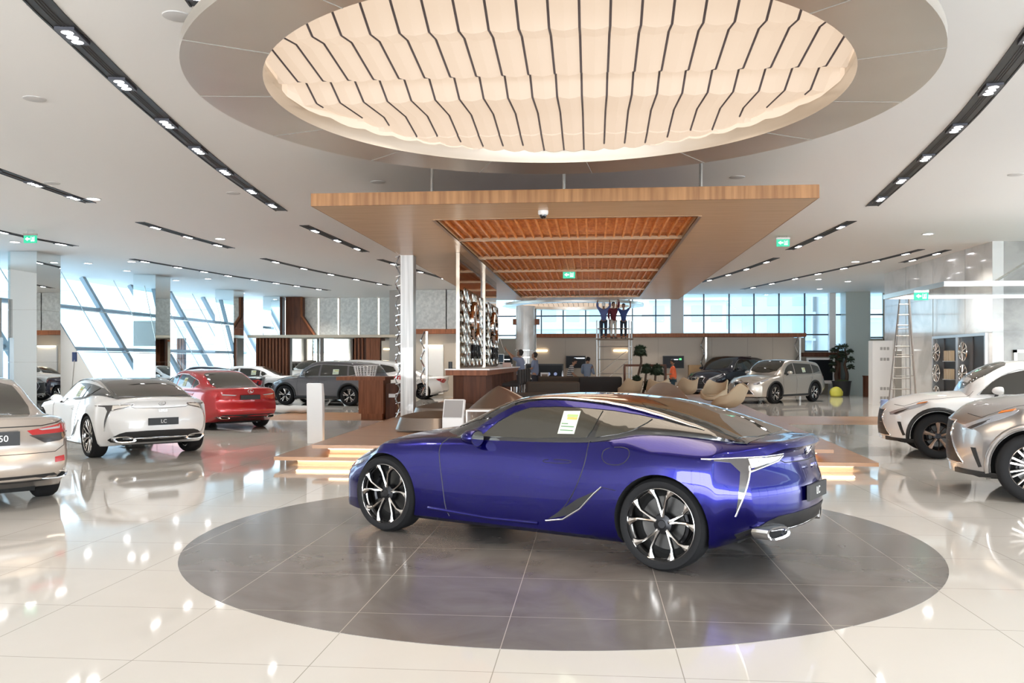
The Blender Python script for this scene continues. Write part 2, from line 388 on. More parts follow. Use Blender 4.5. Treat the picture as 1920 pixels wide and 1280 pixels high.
mb = MB(); mb.box(bw(787, 40.2), bw(828, 40.2), 40.2, 40.29, .1, 2.40); mb.build('frosted_panel', white, root)
mb = MB(); mb.box(bw(789, 40.2), bw(826, 40.2), 40.15, 40.195, 2.33, 2.38); mb.build('cove_light', glow_w, root)
# side cabin wall returning towards the camera on the left of the opening
root = thing('wall_side_cabin', None, None); root['kind'] = 'structure'
mb = MB(); mb.box(-4.95, -4.75, 36.2, 42.9, 0, 2.78); mb.build('panelling', beige_w, root)
mb = MB(); mb.box(-5.2, -4.5, 35.9, 41.85, 2.78, 2.95); mb.build('oak_cornice', wood_r, root)
# ---------------- patterned white wall on the left of the back
mb = MB(); mb.box(-16.2, -9.4, 45.4, 45.7, 0, HC); mb.box(-9.6, -9.4, 40.9, 45.4, 0, HC); mb.box(-9.4, -6.05, 40.85, 41.0, 0, HC); struct('wall_back_left', mb, mat('warm_grey_wall', (.36, .33, .30), .6))
for i, p in enumerate((566, 605, 645, 684, 723, 778, 816, 852)):
    YQ = 45.25 if i < 5 else 40.7
    x = bw(p, YQ); root = thing('wall_panel', 'tall patterned white wall panel lit along its edge, ' + ('1st 2nd 3rd 4th 5th 6th 7th 8th'.split()[i]) + ' from the left in the back wall', 'wall panel', group='patterned panels of the back wall')
    root.location = (x, YQ, 0)
    mb = MB()
    mb.box(-.47, .47, -.06, .06, 2.86, 4.99); mb.build('panel', panel_w, root)
    mb = MB(); mb.box(.50, .54, -.02, .02, 2.9, 4.95); mb.build('edge_light', glow_pw, root) if False else mb.build('edge_light', mat('soft_white_led', (1, 1, 1), .5, emis=(1, .96, .88), es=1.6), root)
# brown wedge in the corner
mb = MB(); x = bw(528, 45); mb.prism([(bw(524, 45), 5), (bw(556, 45), 5), (bw(556, 45), 4.0), (bw(583, 45), 2.9), (bw(524, 45), 2.9)], 44.6, 45.1, ax='y'); struct('trim_9', mb, wood_d)
mb = MB(); mb.tube([(bw(556, 45), 44.55, 4.99), (bw(556, 45), 44.55, 4.0), (bw(583, 45), 44.55, 2.9)], .07, 4); struct('trim_10', mb, wood_r)
# ---------------- slanted glass flank on the left
def gl(x, y, z): return (-18.3 - 2.1 * z / HC, y, z)
root = thing('window_6', None, None); root['kind'] = 'structure'
mb = MB(); mb.add([gl(0, 30.2, .05), gl(0, 47, .05), gl(0, 47, HC), gl(0, 25, HC), gl(0, 25, 2.9)], [(0, 1, 2, 3, 4)]); mb.build('glass', glassp, root)
mb = MB()
for k in range(7):
    y = 26.0 + k * 3.62
    # each mullion leans back as it rises
    mb.tube([(-18.25, y + 1.8, .0), (-20.3, y, HC)], .12, 4)
for z in (2.1, 3.7):
    x = -18.3 - 2.1 * z / HC; mb.tube([(x + .05, 25.5, z), (x + .05, 47, z)], .07, 4)
mb.build('mullions', mull, root)
mb = MB()
for z in (1.98, 3.58):
    x = -18.0 - 2.1 * z / HC; mb.tube([(x, 25.5, z), (x, 47, z)], .02, 5)
for k in range(7):
    y = 27.6 + k * 3.62; mb.tube([(-17.9, y + 1.8, .0), (-19.9, y, HC)], .02, 5)
mb.build('tie_rods', steel, root)
# white stone buttress at the entrance
root = MB(); root.add([(-18.6, 26.6, 0), (-16.1, 28.2, 0), (-17.6, 27.2, 3.2), (-18.6, 26.9, 3.2), (-18.6, 28.8, 0), (-18.6, 28.8, 3.2)], [(0, 1, 2, 3), (1, 4, 5, 2), (3, 2, 5), (0, 3, 5, 4), (0, 4, 1)])
struct('wall_buttress', root, stone_w)
# entrance glass left of the first mirror column
glroot = thing('door_2', None, None); glroot['kind'] = 'structure'
mb = MB(); mb.box(-22, -17.9, 25.0, 25.03, 0, HC); mb.build('glass', glassp, glroot)
mb = MB(); mb.box(-22, -17.9, 24.9, 25.1, 2.35, 3.55); mb.box(-18.0, -17.85, 24.9, 25.1, 0, 2.35, 1); mb.box(-19.6, -19.5, 24.9, 25.1, 0, 2.35, 1); mb.build('frame', [mat('bronze_grey_panel', (.30, .28, .25), .4), mull], glroot)
# glass front behind the camera
root = thing('window_7', None, None); root['kind'] = 'structure'
mb = MB()
for k in range(15): mb.box(-21.5 + k * 3 - .05, -21.5 + k * 3 + .05, -11.9, -11.7, 0, HC)
mb.box(-21.5, 21, -11.9, -11.7, 2.6, 2.72); mb.build('mullions', mull, root)
# unseen right flank: mullions of an added window for the right fill light
root = thing('added_window', None, None); root['kind'] = 'structure'
mb = MB()
for k in range(13): mb.box(20, 20.2, -12 + k * 3.1, -11.88 + k * 3.1, 0, HC)
mb.box(20, 20.2, -12, 25.7, 2.6, 2.72); mb.box(20, 20.2, -12, 25.7, 4.0, HC); mb.build('mullions', mull, root)
mb = MB(); mb.box(-21.5, -21.2, -12, 22, 0, HC); struct('wall_left_near', mb, white)
# ---------------- outside
ext1 = mat('pale_facade', (.70, .74, .78), .8); ext2 = mat('sand_facade', (.70, .64, .60), .8); extg = mat('facade_glass', (.52, .60, .68), .2)
def building(x, y, w, d, h, m, label, nx, nz):
    b = thing('apartment_building', label, 'building', (x, y, -6))
    mb = MB(); mb.box(-w / 2, w / 2, 0, d, 0, h); mb.build('facade', m, b)
    mb = MB(); mb.box(-w / nx * .28, w / nx * .28, -.05, .05, -h / nz * .25, h / nz * .25); w0 = mb.build('window', extg, b)
    mb = MB(); mb.box(-w / 2 - .2, w / 2 + .2, -.5, 0, -.1, .1); s0 = mb.build('balcony_slab', m, b)
    for j in range(nz):
        for i in range(nx):
            q = w0 if i == j == 0 else w0.copy()
            if q is not w0: COL.objects.link(q)
            q.location = (-w / 2 + (i + .5) * w / nx, 0, (j + .55) * h / nz)
        if j:
            q = s0 if j == 1 else s0.copy()
            if j > 1: COL.objects.link(q)
            q.location = (0, 0, j * h / nz)
building(-3, 85, 9, 10, 26, ext1, 'pale blue tower seen behind the scaffold through the back glazing', 4, 12)
building(7.5, 70, 6, 10, 15, ext2, 'low sand coloured block outside the back glazing', 4, 6)
building(15.5, 82, 9, 10, 24, ext1, 'pale tower outside the back glazing above the silver car', 4, 10)
building(25, 74, 9, 10, 18, ext2, 'sand coloured block outside the back glazing at the far right', 5, 8)
building(-75, 110, 14, 12, 22, ext1, 'pale tower beyond the slanted glass wall', 5, 9)
building(-56, 125, 12, 12, 18, ext2, 'sand coloured block beyond the slanted glass wall', 5, 7)
mb = MB(); mb.box(-150, 150, -150, 220, -6.2, -6); struct('ground', mb, mat('pale_sand', (.78, .77, .74), .9))
mb = MB(); mb.box(-21.4, -19, -12, 47, -6, -.26); mb.box(-21.4, 20, 46, 47, -6, -.26); struct('wall_plinth', mb, stone_w)
# ------------------------------------------------------------------ ceiling fixtures
def feat_ring(loc, label, seams=True):
    R0, R1 = 3.31, 2.65
    t = thing('ceiling_ring', label, 'ceiling light', loc)
    mb = MB(); mb.lathe([(R1, 0), (R0, 0), (R0, .10), (R0 - .02, .12), (R1 + .02, .16), (R1, .16)], 144, closed=True); mb.build('metal_ring', brushed, t, smooth=True, ang=30)
    mb = MB(); mb.tube([(R1, 0, -.001), (R0, 0, -.001)], .004, 4); j0 = mb.build('panel_joint', mat('joint_metal_grey', (.30, .28, .25), .5), t)
    for k in range(14):
        q = j0 if k == 0 else j0.copy()
        if k: COL.objects.link(q)
        q.rotation_euler = (0, 0, k * 2 * pi / 14 + .12)
    mb = MB(); mb.lathe([(R1, .15), (R1 + .01, .75), (R1 + .14, .89)], 96); mb.build('inner_drum', brushed, t, smooth=True)
    # luminous fabric in strips running away from the viewer, pleated in height, each strip sagging between its seams
    prof = [(-2.75, .46), (-2.35, .34), (-2.06, .39), (-1.72, .46), (-1.45, .34), (-1.16, .23), (-.85, .285), (-.1, .21), (.13, .285), (.48, .17), (1.35, .257), (1.95, .20), (1.97, .19), (2.62, .155)]
    zf = lambda y: next((a[1] + (b[1] - a[1]) * (y - a[0]) / (b[0] - a[0]) for a, b in zip(prof, prof[1:]) if a[0] <= y <= b[0]), .2)
    sw = .246; ys = sorted(set([p[0] for p in prof] + [-2.6, -2.2, -1.9, -1.6, -1.3, -1, -.6, -.3, .3, .7, 1.0, 1.6, 2.2, 2.4]))
    k = 0; seam = MB()
    mb = MB()
    n = int(2.66 / sw) + 1
    for i in range(-n, n):
        x0 = i * sw; xs = [x0 + sw * j / 4 for j in range(5)]
        vs = []; rows = []
        yl = [y for y in ys]
        for y in yl:
            row = []
            for j, x in enumerate(xs):
                yy = y; lim = sqrt(max(0, 2.648**2 - min(abs(x), 2.648)**2)); xx = max(-2.648, min(2.648, x))
                yy = max(-lim, min(lim, yy)); row.append((xx, yy, zf(y) - .028 * sin(pi * j / 4)))
            rows.append(row)
        mb.loft(rows, closed=False, cap=False)
        if seams and abs(x0) < 2.64:
            lim = sqrt(2.64**2 - x0 * x0); P = [(x0, y, zf(y) - .003) for y in ys if abs(y) < lim]
            if len(P) > 1: seam.tube(P, .011, 4)
    mb.build('luminous_fabric', fabric_g, t, smooth=True, ang=12, fixn=False)
    seam.build('fabric_seams', mat('seam_grey', (.10, .08, .085), .7), t)
    mb = MB()
    for a in range(6):
        an = a * pi / 3 + .5; mb.tube([(3.0 * cos(an), 3.0 * sin(an), .14), (3.0 * cos(an), 3.0 * sin(an), .9)], .02, 6)
    mb.build('hanger_rods', steel, t)
    return t
feat_ring((DC[0], DC[1], 4.10), 'large round brushed metal ceiling ring with glowing pleated fabric above the blue car')
c2 = cr(-.05 + 3.3, 40.0); feat_ring((c2[0] - .5, 41.2, 4.2), 'second round metal ceiling ring with glowing fabric above the scaffold at the back')
# light inside the big ring comes from its fabric and from the lamps behind it
area('ring_lamp', (DC[0], DC[1], 4.16), (0, 0, 0), 3.4, 3.4, 90, (1, .84, .66))
# ---- oak canopy
cz = 4.10
can = thing('oak_canopy', 'long suspended oak canopy with orange slatted panels underneath', 'canopy', (-.52, 13.6, cz))
def cb(x0, x1, y0, y1, z0, z1): return (x0 + .52, x1 + .52, y0 - 13.6, y1 - 13.6, z0, z1)
gx0_, gx1_ = -2.73, 1.80; gy = [15.1, 17.85, 21.0, 24.15, 27.3, 30.5, 33.9]
mb = MB()
mb.box(*cb(-4.45, gx0_, 13.62, 35.3, 0, .19)); mb.box(*cb(gx1_, 3.41, 13.62, 35.3, 0, .19)); mb.box(*cb(gx0_, gx1_, 13.62, gy[0], 0, .19)); mb.box(*cb(gx0_, gx1_, gy[-1], 35.3, 0, .19))
mb.build('soffit', wood_u, can)
mb = MB(); mb.box(*cb(-4.46, 3.42, 13.58, 13.62, -.002, .20)); mb.box(*cb(-4.46, -4.45, 13.62, 35.3, -.002, .20)); mb.box(*cb(3.41, 3.42, 13.62, 35.3, -.002, .20)); mb.build('fascia', wood_edge, can)
for i in range(6):
    y0, y1 = gy[i] + .0, gy[i + 1]
    mb = MB(); nb = 40
    mb.box(*cb(gx0_, gx1_, y0, y1, .16, .19), 1)
    for k in range(int((y1 - y0) / .11)): mb.box(*cb(gx0_, gx1_, y0 + .03 + k * .11, y0 + .10 + k * .11, .10, .13))
    for k in range(25):
        x = gx0_ + .09 + k * .18; mb.box(*cb(x, x + .035, y0, y1, .035, .10), 0)
    mb.build('slatted_panel', [wood_o, mat('slat_backing', (.40, .15, .04), .6)], can)
mb = MB()
for y in gy: mb.box(*cb(gx0_, gx1_, y - .04, y + .04, -.005, .06))
mb.box(*cb(gx0_ - .06, gx0_, gy[0], gy[-1], -.01, .02)); mb.box(*cb(gx1_, gx1_ + .06, gy[0], gy[-1], -.01, .02)); mb.build('cross_bars', mat('bronze_bar', (.30, .18, .10), .3, .5), can)
for i in range(6):
    pass
mb = MB()
for x in (-2.6, -.45, 1.72):
    for y in (14.1, 24, 33): mb.tube([(x + .52, y - 13.6, .19), (x + .52, y - 13.6, .9)], .028, 8)
mb.build('hanger_rods', steel, can)
# added lamps without fittings: fill under the canopy, upward wash on the slats
for y in (16.5, 22.5, 28.5): area('canopy_fill', (-.45, y, 3.7), (0, 0, 0), 2.5, 2.0, 18, (1, .8, .6))
for y in (16.2, 20, 25, 30): spot('slat_fill', (-.45, y, .9), 80, (1, .82, .62), 120, 1, .4, (pi, 0, 0))
# dome camera, detectors
def small_ceiling(name, label, cat, mbs, loc, group=None):
    t = thing(name, label, cat, loc, group=group)
    for nm, m_, b in mbs: b.build(nm, m_, t, smooth=True)
    return t
b1 = MB(); b1.lathe([(0, 0), (.085, 0), (.085, -.05), (.07, -.07), (0, -.07)], 20); b2 = MB(); b2.ball((0, 0, -.07), .062, 14)
small_ceiling('dome_camera', 'white dome security camera under the front of the oak canopy', 'camera', [('housing', plastic_w, b1), ('dome', blackgl, b2)], (-.80, 14.35, cz - .001))
# ---- track slots
def ceil_pt(px, py): Y = (HC - CAM_H) * 1640 / (677 - py); return cr((px - 960) / 1640 * Y, Y)
def slot(pts, w, label, nmod, phase=.5, first=False):
    P = [Vector((*ceil_pt(*p), 0)) for p in pts]; P = resample(crom(P, 8), 60)
    o = P[0].copy(); t = thing('track_light', label, 'ceiling light', (o.x, o.y, HC), group='recessed black light tracks in the ceiling')
    L = [(p - o) for p in P]; T = [(L[min(i + 1, 59)] - L[max(i - 1, 0)]).normalized() for i in range(60)]
    vs = []
    def side(i, d, z): n_ = Vector((-T[i].y, T[i].x, 0)); return tuple(L[i] + n_ * d + Vector((0, 0, z)))
    mb = MB()
    mb.loft([[side(i, -w / 2, 0), side(i, -w / 2, -.012), side(i, -w / 2 + .02, -.012), side(i, -w / 2 + .022, -.003), side(i, w / 2 - .022, -.003), side(i, w / 2 - .02, -.012), side(i, w / 2, -.012), side(i, w / 2, 0)] for i in range(60)])
    mb.build('channel', black, t)
    mb = MB()
    for d in (-.05, -.02, .01): mb.tube([side(i, d * w / .26 + .08 * w, -.006) for i in range(0, 60, 2)], .004, 4)
    mb.build('air_slots', mat('slot_grey', (.05, .045, .04), .4), t)
    for k in range(nmod):
        s = (k + phase) / nmod * 59; i = max(1, min(58, int(s))); a = atan2(T[i].y, T[i].x)
        M_ = Matrix.Translation(L[i]) @ Matrix.Rotation(a, 4, 'Z')
        mb = MB(M_); mb.box(-.22, .22, -w * .36, w * .36, -.035, -.004); md = mb.build('spot_module', mat('module_grey', (.07, .07, .085), .4), t)
        mb = MB(M_)
        for q in (-.135, 0, .135): mb.lathe([(0, -.040), (.045, -.038), (.058, -.036)], 14, c=(q, 0, 0))
        mb.build('lens', glow_f, md)
    return t
slot([(62, -10), (98, 28), (140, 68), (252, 175), (337, 250), (403, 305), (460, 348), (528, 395)], .27, 'long black ceiling track left of the big ring, nearest the camera', 7, .62)
slot([(1975, 10), (1900, 112), (1815, 215), (1750, 280), (1697, 330), (1635, 386)], .27, 'long black ceiling track right of the big ring, nearest the camera', 6, .5)
slot([(-60, 298), (0, 320), (90, 352), (170, 380)], .25, 'black ceiling track at the left edge of the photo, above the beige sedan', 3, .5)
slot([(262, 416), (350, 442), (434, 465)], .24, 'short black ceiling track in the left ceiling, above the white coupe', 3)
slot([(570, 422), (632, 449), (686, 472)], .24, 'short black ceiling track just left of the oak canopy, nearest of two', 3)
slot([(-20, 428), (60, 446), (142, 461)], .22, 'black ceiling track beside the green exit sign at far left', 3)
slot([(247, 485), (370, 506), (480, 524), (617, 544)], .22, 'longest thin black ceiling track running along the slanted windows', 8)
slot([(493, 484), (600, 509), (731, 535)], .22, 'black ceiling track behind the short one left of the oak canopy', 5)
slot([(712, 486), (800, 512), (852, 527)], .22, 'black ceiling track partly hidden behind the lattice column', 3)
slot([(1597, 414), (1540, 441), (1480, 468)], .24, 'short black ceiling track right of the canopy beside the exit sign', 3)
slot([(1456, 483), (1385, 508), (1313, 529)], .22, 'black ceiling track along the right edge of the oak canopy', 4)
slot([(1728, 467), (1640, 489), (1562, 506), (1497, 520), (1392, 542)], .21, 'longest thin black ceiling track on the right ceiling', 7)
slot([(1778, 468), (1735, 480), (1690, 492)], .21, 'short black ceiling track nearest the marble wall', 2)
slot([(345, -60), (362, -20), (382, 12)], .26, 'black ceiling track partly hidden by the big ring at top left', 1)
# ---- down lights and flat ceiling speakers
dl = [(175, 372), (413, 447), (28, 453), (247, 490), (165, 493), (238, 507), (390, 522), (330, 525), (455, 549), (1740, 438), (1604, 490), (1715, 524), (1535, 523), (1590, 527), (1537, 541), (1437, 552)]
proto = None
for i, p in enumerate(dl):
    a, b = ceil_pt(*p); lab = ('round recessed downlight, the %s from the left in the ceiling' % '1st 2nd 3rd 4th 5th 6th 7th 8th 9th 10th 11th 12th 13th 14th 15th 16th'.split()[sorted(range(len(dl)), key=lambda q: dl[q][0]).index(i)])
    if proto is None:
        t = thing('downlight', lab, 'ceiling light', (a, b, HC), group='round downlights in the ceiling'); proto = t
        mb = MB(); mb.lathe([(.10, -.001), (.15, -.003), (.16, -.014), (.14, -.022), (.12, -.014)], 24, closed=True); mb.build('trim_ring', plastic_w, t, smooth=True)
        mb = MB(); mb.lathe([(0, -.012), (.12, -.012)], 20); mb.build('lens', glow_f, t)
    else: copy_tree(proto, (a, b, HC), 0, lab)
for (x, y) in [(-14, 16), (-9, 24), (-13, 36), (-7, 31), (9, 22), (8, 32), (9.5, 38), (12, 16), (-5.5, 8), (6.5, 9), (-10, 10), (-3, 3), (4, 3), (10, 26), (-15, 26), (-9, 17), (-15, 8), (-7, 38), (14, 10), (8, 15), (-8, 2), (11, 3), (-14, 43), (3, 39), (-6, -4), (5, -4), (16, 20)]:
    spot('ceiling_spot', (x, y, HC - .06), 430 if y > 12 else (170 if y > 5 else 40), (1, .93, .85), 130, 1, .12)
spot('marble_spot', (10.2, 29.6, HC - .06), 60, (1, .95, .88), 70, 1, .08, (0, radians(28), 0))
spot('marble_spot', (10.2, 26.6, HC - .06), 40, (1, .95, .88), 70, 1, .08, (0, radians(28), 0))
for (x, y, pw) in [(2.6, 5.2, 60), (-2.4, 6.4, 70), (3.4, 10.8, 60)]: spot('car_spot', (x, y, HC - .06), pw, (1, .95, .9), 80, .8, .05, (0, 0, 0))
proto = None
for i, (p, lab) in enumerate([((65, 185), 'flat round ceiling speaker at far left above the first track'), ((98, 343), 'flat round ceiling speaker beside the leftmost track'), ((437, 362), 'flat round ceiling speaker between two left tracks'), ((708, 341), 'flat round ceiling speaker above the left corner of the oak canopy'), ((1382, 332), 'flat round ceiling speaker above the right corner of the oak canopy'), ((1905, 327), 'flat round ceiling speaker at the right edge of the photo'), ((332, 30), 'flat round ceiling speaker between the first track and the ring')]):
    a, b = ceil_pt(*p)
    if proto is None:
        t = thing('ceiling_speaker', lab, 'speaker', (a, b, HC), group='flat ceiling speakers'); proto = t
        mb = MB(); mb.lathe([(0, -.014), (.10, -.014), (.135, -.008), (.14, 0)], 28); mb.build('grille', mat('speaker_white', (.60, .58, .56), .7), t, smooth=True)
    else: copy_tree(proto, (a, b, HC), 0, lab)
# ---- exit signs
def exit_sign(a, b, z, label, top):
    t = thing('exit_sign', label, 'exit sign', (a, b, z), group='green exit signs')
    mb = MB(); mb.box(-.17, .17, -.02, .02, -.10, .09); o = mb.build('lit_panel', green_g, t)
    mb = MB(); mb.prism([(-.13, 0), (-.06, .05), (-.06, .018), (-.0, .018), (-.0, -.018), (-.06, -.018), (-.06, -.05)], -.026, -.021, ax='y')
    mb.box(.03, .12, -.025, -.021, -.06, -.052); mb.box(.03, .038, -.025, -.021, -.06, .06); mb.box(.112, .12, -.025, -.021, -.06, .06); mb.ball((.078, -.022, .035), .014, 6)
    mb.prism([(.06, .02), (.095, .015), (.085, -.015), (.10, -.045), (.085, -.05), (.075, -.02), (.06, -.05), (.05, -.045), (.066, -.01)], -.026, -.021, ax='y'); mb.build('arrow_and_figure', white_g, o)
    mb = MB(); mb.box(-.18, .18, -.03, .03, .09, .14); mb.tube([(-.1, 0, .12), (-.1, 0, top - z)], .008, 5); mb.tube([(.1, 0, .12), (.1, 0, top - z)], .008, 5); mb.build('housing', steel, t)
def at(px, py, Y): return (*cr((px - 960) / 1640 * Y, Y), CAM_H + (677 - py) * Y / 1640)
for px, py, Y, lab, top in [(57, 448, 22.5, 'green exit sign hanging at far left beside a track', HC), (1468, 455, 23.5, 'green exit sign hanging right of the oak canopy', HC), (1067, 515, 24.5, 'green exit sign hanging under the middle of the oak canopy', cz - .012), (1727, 555, 21.9, 'green exit sign under the glass canopy on the right, above the ladder', 3.375)]:
    a, b, z = at(px, py, Y); exit_sign(a, b, z, lab, top)
# ------------------------------------------------------------------ cars (built at the origin, nose towards +x, left side +y)
def poly_mesh(poly, g):
    bm = bmesh.new(); vs = [bm.verts.new((p[0], p[1], 0)) for p in poly]; f = bm.faces.new(vs); f.normal_update()
    bmesh.ops.triangulate(bm, faces=[f])
    for ax in (0, 1):
        lo = min(p[ax] for p in poly); hi = max(p[ax] for p in poly); k = math.floor(lo / g) + 1
        while k * g < hi - 1e-6:
            co = [0, 0, 0]; co[ax] = k * g; no = [0, 0, 0]; no[ax] = 1
            bmesh.ops.bisect_plane(bm, geom=bm.verts[:] + bm.edges[:] + bm.faces[:], plane_co=co, plane_no=no, dist=1e-6)
            k += 1
    bmesh.ops.remove_doubles(bm, verts=bm.verts, dist=1e-5)
    bm.verts.ensure_lookup_table(); bm.edges.ensure_lookup_table()
    V = [(v.co.x, v.co.y) for v in bm.verts]; F = [tuple(v.index for v in f.verts) for f in bm.faces]
    bm.verts.index_update(); F = [tuple(v.index for v in f.verts) for f in bm.faces]
    B = [(e.verts[0].index, e.verts[1].index) for e in bm.edges if len(e.link_faces) == 1]
    bm.free(); return V, F, B
DIRS = {'L': ((0, 1, 0), lambda a, b: (a, 3, b)), 'R': ((0, -1, 0), lambda a, b: (a, -3, b)), 'T': ((0, 0, 1), lambda a, b: (a, b, 4)),
        'BL': ((-.70711, .70711, 0), lambda a, b: (.70711 * a - 4, .70711 * a + 4, b)), 'BR': ((-.70711, -.70711, 0), lambda a, b: (.70711 * a - 4, -.70711 * a - 4, b)),
        'FL': ((.70711, .70711, 0), lambda a, b: (-.70711 * a + 4, .70711 * a + 4, b)), 'FR': ((.70711, -.70711, 0), lambda a, b: (-.70711 * a + 4, -.70711 * a - 4, b)),
        'F': ((1, 0, 0), lambda a, b: (5, a, b)), 'B': ((-1, 0, 0), lambda a, b: (-5, a, b))}
def hit(bvh, side, a, b, off):
    d, org = DIRS[side]; d = Vector(d); o = Vector(org(a, b))
    p, nrm, i, ds = bvh.ray_cast(o, -d)
    if p is None:
        # nearest: search towards the body along a coarse line
        q = Vector(o); 
        for t in (2.2, 2.6, 3.0, 3.4, 3.8, 4.2): pass
        p, nrm, i, ds = bvh.find_nearest(o - d * (abs(o.dot(d)) - (.9 if side in 'LR' else 1.0 if side == 'T' else 2.3)))
        if p is None: return o, d
    if nrm.dot(d) < 0: nrm = -nrm
    return p + nrm * off, nrm
def patch(bvh, name, side, poly, m, parent, off=.004, g=.06, th=.012, smooth=True):
    V, F, B = poly_mesh(poly, g); P = []; Q = []
    for a, b in V:
        p, nrm = hit(bvh, side, a, b, off); P.append(p); Q.append(p - nrm * th)
    k = len(P); mb = MB(); mb.add(P + Q, F + [(b_, a_, a_ + k, b_ + k) for a_, b_ in B])
    return mb.build(name, m, parent, smooth=smooth, ang=50)
def pline(bvh, name, side, pts, m, parent, r=.004, off=0, n=6, step=.05, closed=False, sc=(1, 1)):
    Q = []
    pts = list(pts) + ([pts[0]] if closed else [])
    for i in range(len(pts) - 1):
        a, b = Vector(pts[i][:2]), Vector(pts[i + 1][:2]); k = max(1, int((b - a).length / step))
        for j in range(k): Q.append(a.lerp(b, j / k))
    Q.append(Vector(pts[-1][:2]))
    P = [hit(bvh, side, q.x, q.y, off)[0] for q in Q]
    mb = MB(); mb.tube(P[:-1] if closed else P, r, n, closed=closed, sc=sc)
    return mb.build(name, m, parent, smooth=True, ang=80) if parent is not False else mb
def smooth2(P, n=2, closed=True):
    for _ in range(n):
        Q = []; k = len(P)
        for i in range(k if closed else k - 1):
            a, b = P[i], P[(i + 1) % k]; Q += [(a[0] * .75 + b[0] * .25, a[1] * .75 + b[1] * .25), (a[0] * .25 + b[0] * .75, a[1] * .25 + b[1] * .75)]
        P = Q if closed else [P[0]] + Q + [P[-1]]
    return P
def mirror2(P): return [(-a, b) for a, b in P]

def make_wheel(car, x, side, S, steer=0, detail=1):
    R = S['R']; w = S['tw']; yo = S['track'] * side; rr = S['rr']; n = 48 if detail else 28
    e = .5 * w; yc = yo - side * e; h = R - rr
    prof = [(rr - .012, e * .80), (rr + .006, e * .93), (rr + h * .35, e * 1.0), (rr + h * .7, e * .97), (R - .02, e * .86), (R - .004, e * .72), (R, e * .5), (R, 0), (R, -e * .5), (R - .004, -e * .72), (R - .02, -e * .86), (rr + h * .5, -e), (rr - .012, -e * .8)]
    for q in (.22, -.22, 0): pass
    Mt = Matrix.Translation((x, yc, R)) @ Matrix.Rotation(steer, 4, 'Z')
    mb = MB(Mt); mb.lathe([(a, b * side) for a, b in prof], n, 'y', closed=True)
    ty = mb.build('tyre', rubber, car, smooth=True, ang=50)
    mb = MB(Mt)
    f = e * .86                                 # plane of the rim's face
    Y = lambda v: v * side
    # barrel and lip
    mb.lathe([(rr - .004, Y(f + .006)), (rr + .004, Y(f + .001)), (rr - .002, Y(f - .02)), (rr - .022, Y(f - .05)), (rr - .03, Y(-e * .7)), (rr - .016, Y(-e * .7)), (rr - .016, Y(f - .03))], n, 'y', mi=0, closed=True)
    # hub
    mb.lathe([(0, Y(f - .03)), (.030, Y(f - .03)), (.034, Y(f - .036)), (.075, Y(f - .045)), (.085, Y(f - .09)), (0, Y(f - .09))], 20, 'y', mi=1)
    if detail:
        for k in range(5):
            a = 2 * pi * k / 5 + .3; c = Vector((.056 * cos(a), Y(f - .035), .056 * sin(a)))
            mb.tube([c, c - Vector((0, Y(.02), 0))], .009, 6, mi=1)
    ns, arms, mi_face = S['spokes']
    for k in range(ns):
        for arm in arms:
            L, Rg, D = [], [], []
            m = len(arm)
            for i, (r, th, wd) in enumerate(arm):
                r = r * rr; a = 2 * pi * k / ns + radians(th) + pi / 2 + S.get('rot', 0)
                i2 = min(i + 1, m - 1); i1 = max(i - 1, 0)
                a1 = radians(arm[i1][1]); a2 = radians(arm[i2][1]); r1 = arm[i1][0] * rr; r2 = arm[i2][0] * rr
                tx = r2 * cos(a2) - r1 * cos(a1); tz = r2 * sin(a2) - r1 * sin(a1); l_ = sqrt(tx * tx + tz * tz) or 1; tx /= l_; tz /= l_
                base = a - radians(th); nx, nz = -tz, tx
                nx, nz = nx * cos(base) - nz * sin(base), nx * sin(base) + nz * cos(base)
                cx, cz = r * cos(a), r * sin(a); dep = f - .004 - .038 * (1 - (r / rr)) ** 1.3
                L.append((cx + nx * wd * rr / 2, cz + nz * wd * rr / 2, dep)); Rg.append((cx - nx * wd * rr / 2, cz - nz * wd * rr / 2, dep))
            vs = []; 
            for i in range(m):
                l_, r_ = L[i], Rg[i]; cxm, czm = (l_[0] + r_[0]) / 2, (l_[1] + r_[1]) / 2
                vs += [(l_[0], Y(l_[2] - .045), l_[1]), (l_[0], Y(l_[2] - .006), l_[1]), (cxm, Y(l_[2] + .003), czm), (r_[0], Y(r_[2] - .006), r_[1]), (r_[0], Y(r_[2] - .045), r_[1])]
            fs = []; mi = []
            for i in range(m - 1):
                for j in range(4):
                    fs.append((i * 5 + j, i * 5 + j + 1, i * 5 + 5 + j + 1, i * 5 + 5 + j)); mi.append(2 if j in (1, 2) else (2 if S.get('allface') else 1))
            for q, w_ in zip(fs, mi): pass
            nn = len(mb.v); mb.v += [mb.M @ Vector(p) for p in vs]; mb.f += [tuple(nn + i for i in q) for q in fs]; mb.m += mi
    rim = mb.build('rim', [rimsil if S.get('lip', 1) else mi_face, rimdark, mi_face], ty, smooth=True, ang=30)
    mb = MB(Mt)
    mb.lathe([(.06, Y(f - .13)), (rr * .74, Y(f - .13)), (rr * .74, Y(f - .155)), (.06, Y(f - .155))], n, 'y', closed=True)
    mb.build('brake_disc', disc_br, ty, smooth=True)
    mb = MB(Mt); mb.lathe([(rr - .02, Y(f - .17)), (0, Y(f - .17))], 24, 'y')
    mb.build('inner_barrel', archm, ty)
    if detail:
        mb = MB(Mt); c = []
        for i in range(7):
            a = radians(-25 + i * 12) if x > 0 else radians(155 + i * 12)
            c.append((rr * .66 * cos(a), Y(f - .115), rr * .66 * sin(a)))
        mb.tube(c, .042, 8, sc=(1, .55)); mb.build('brake_caliper', rimdark, ty, smooth=True)
    return ty

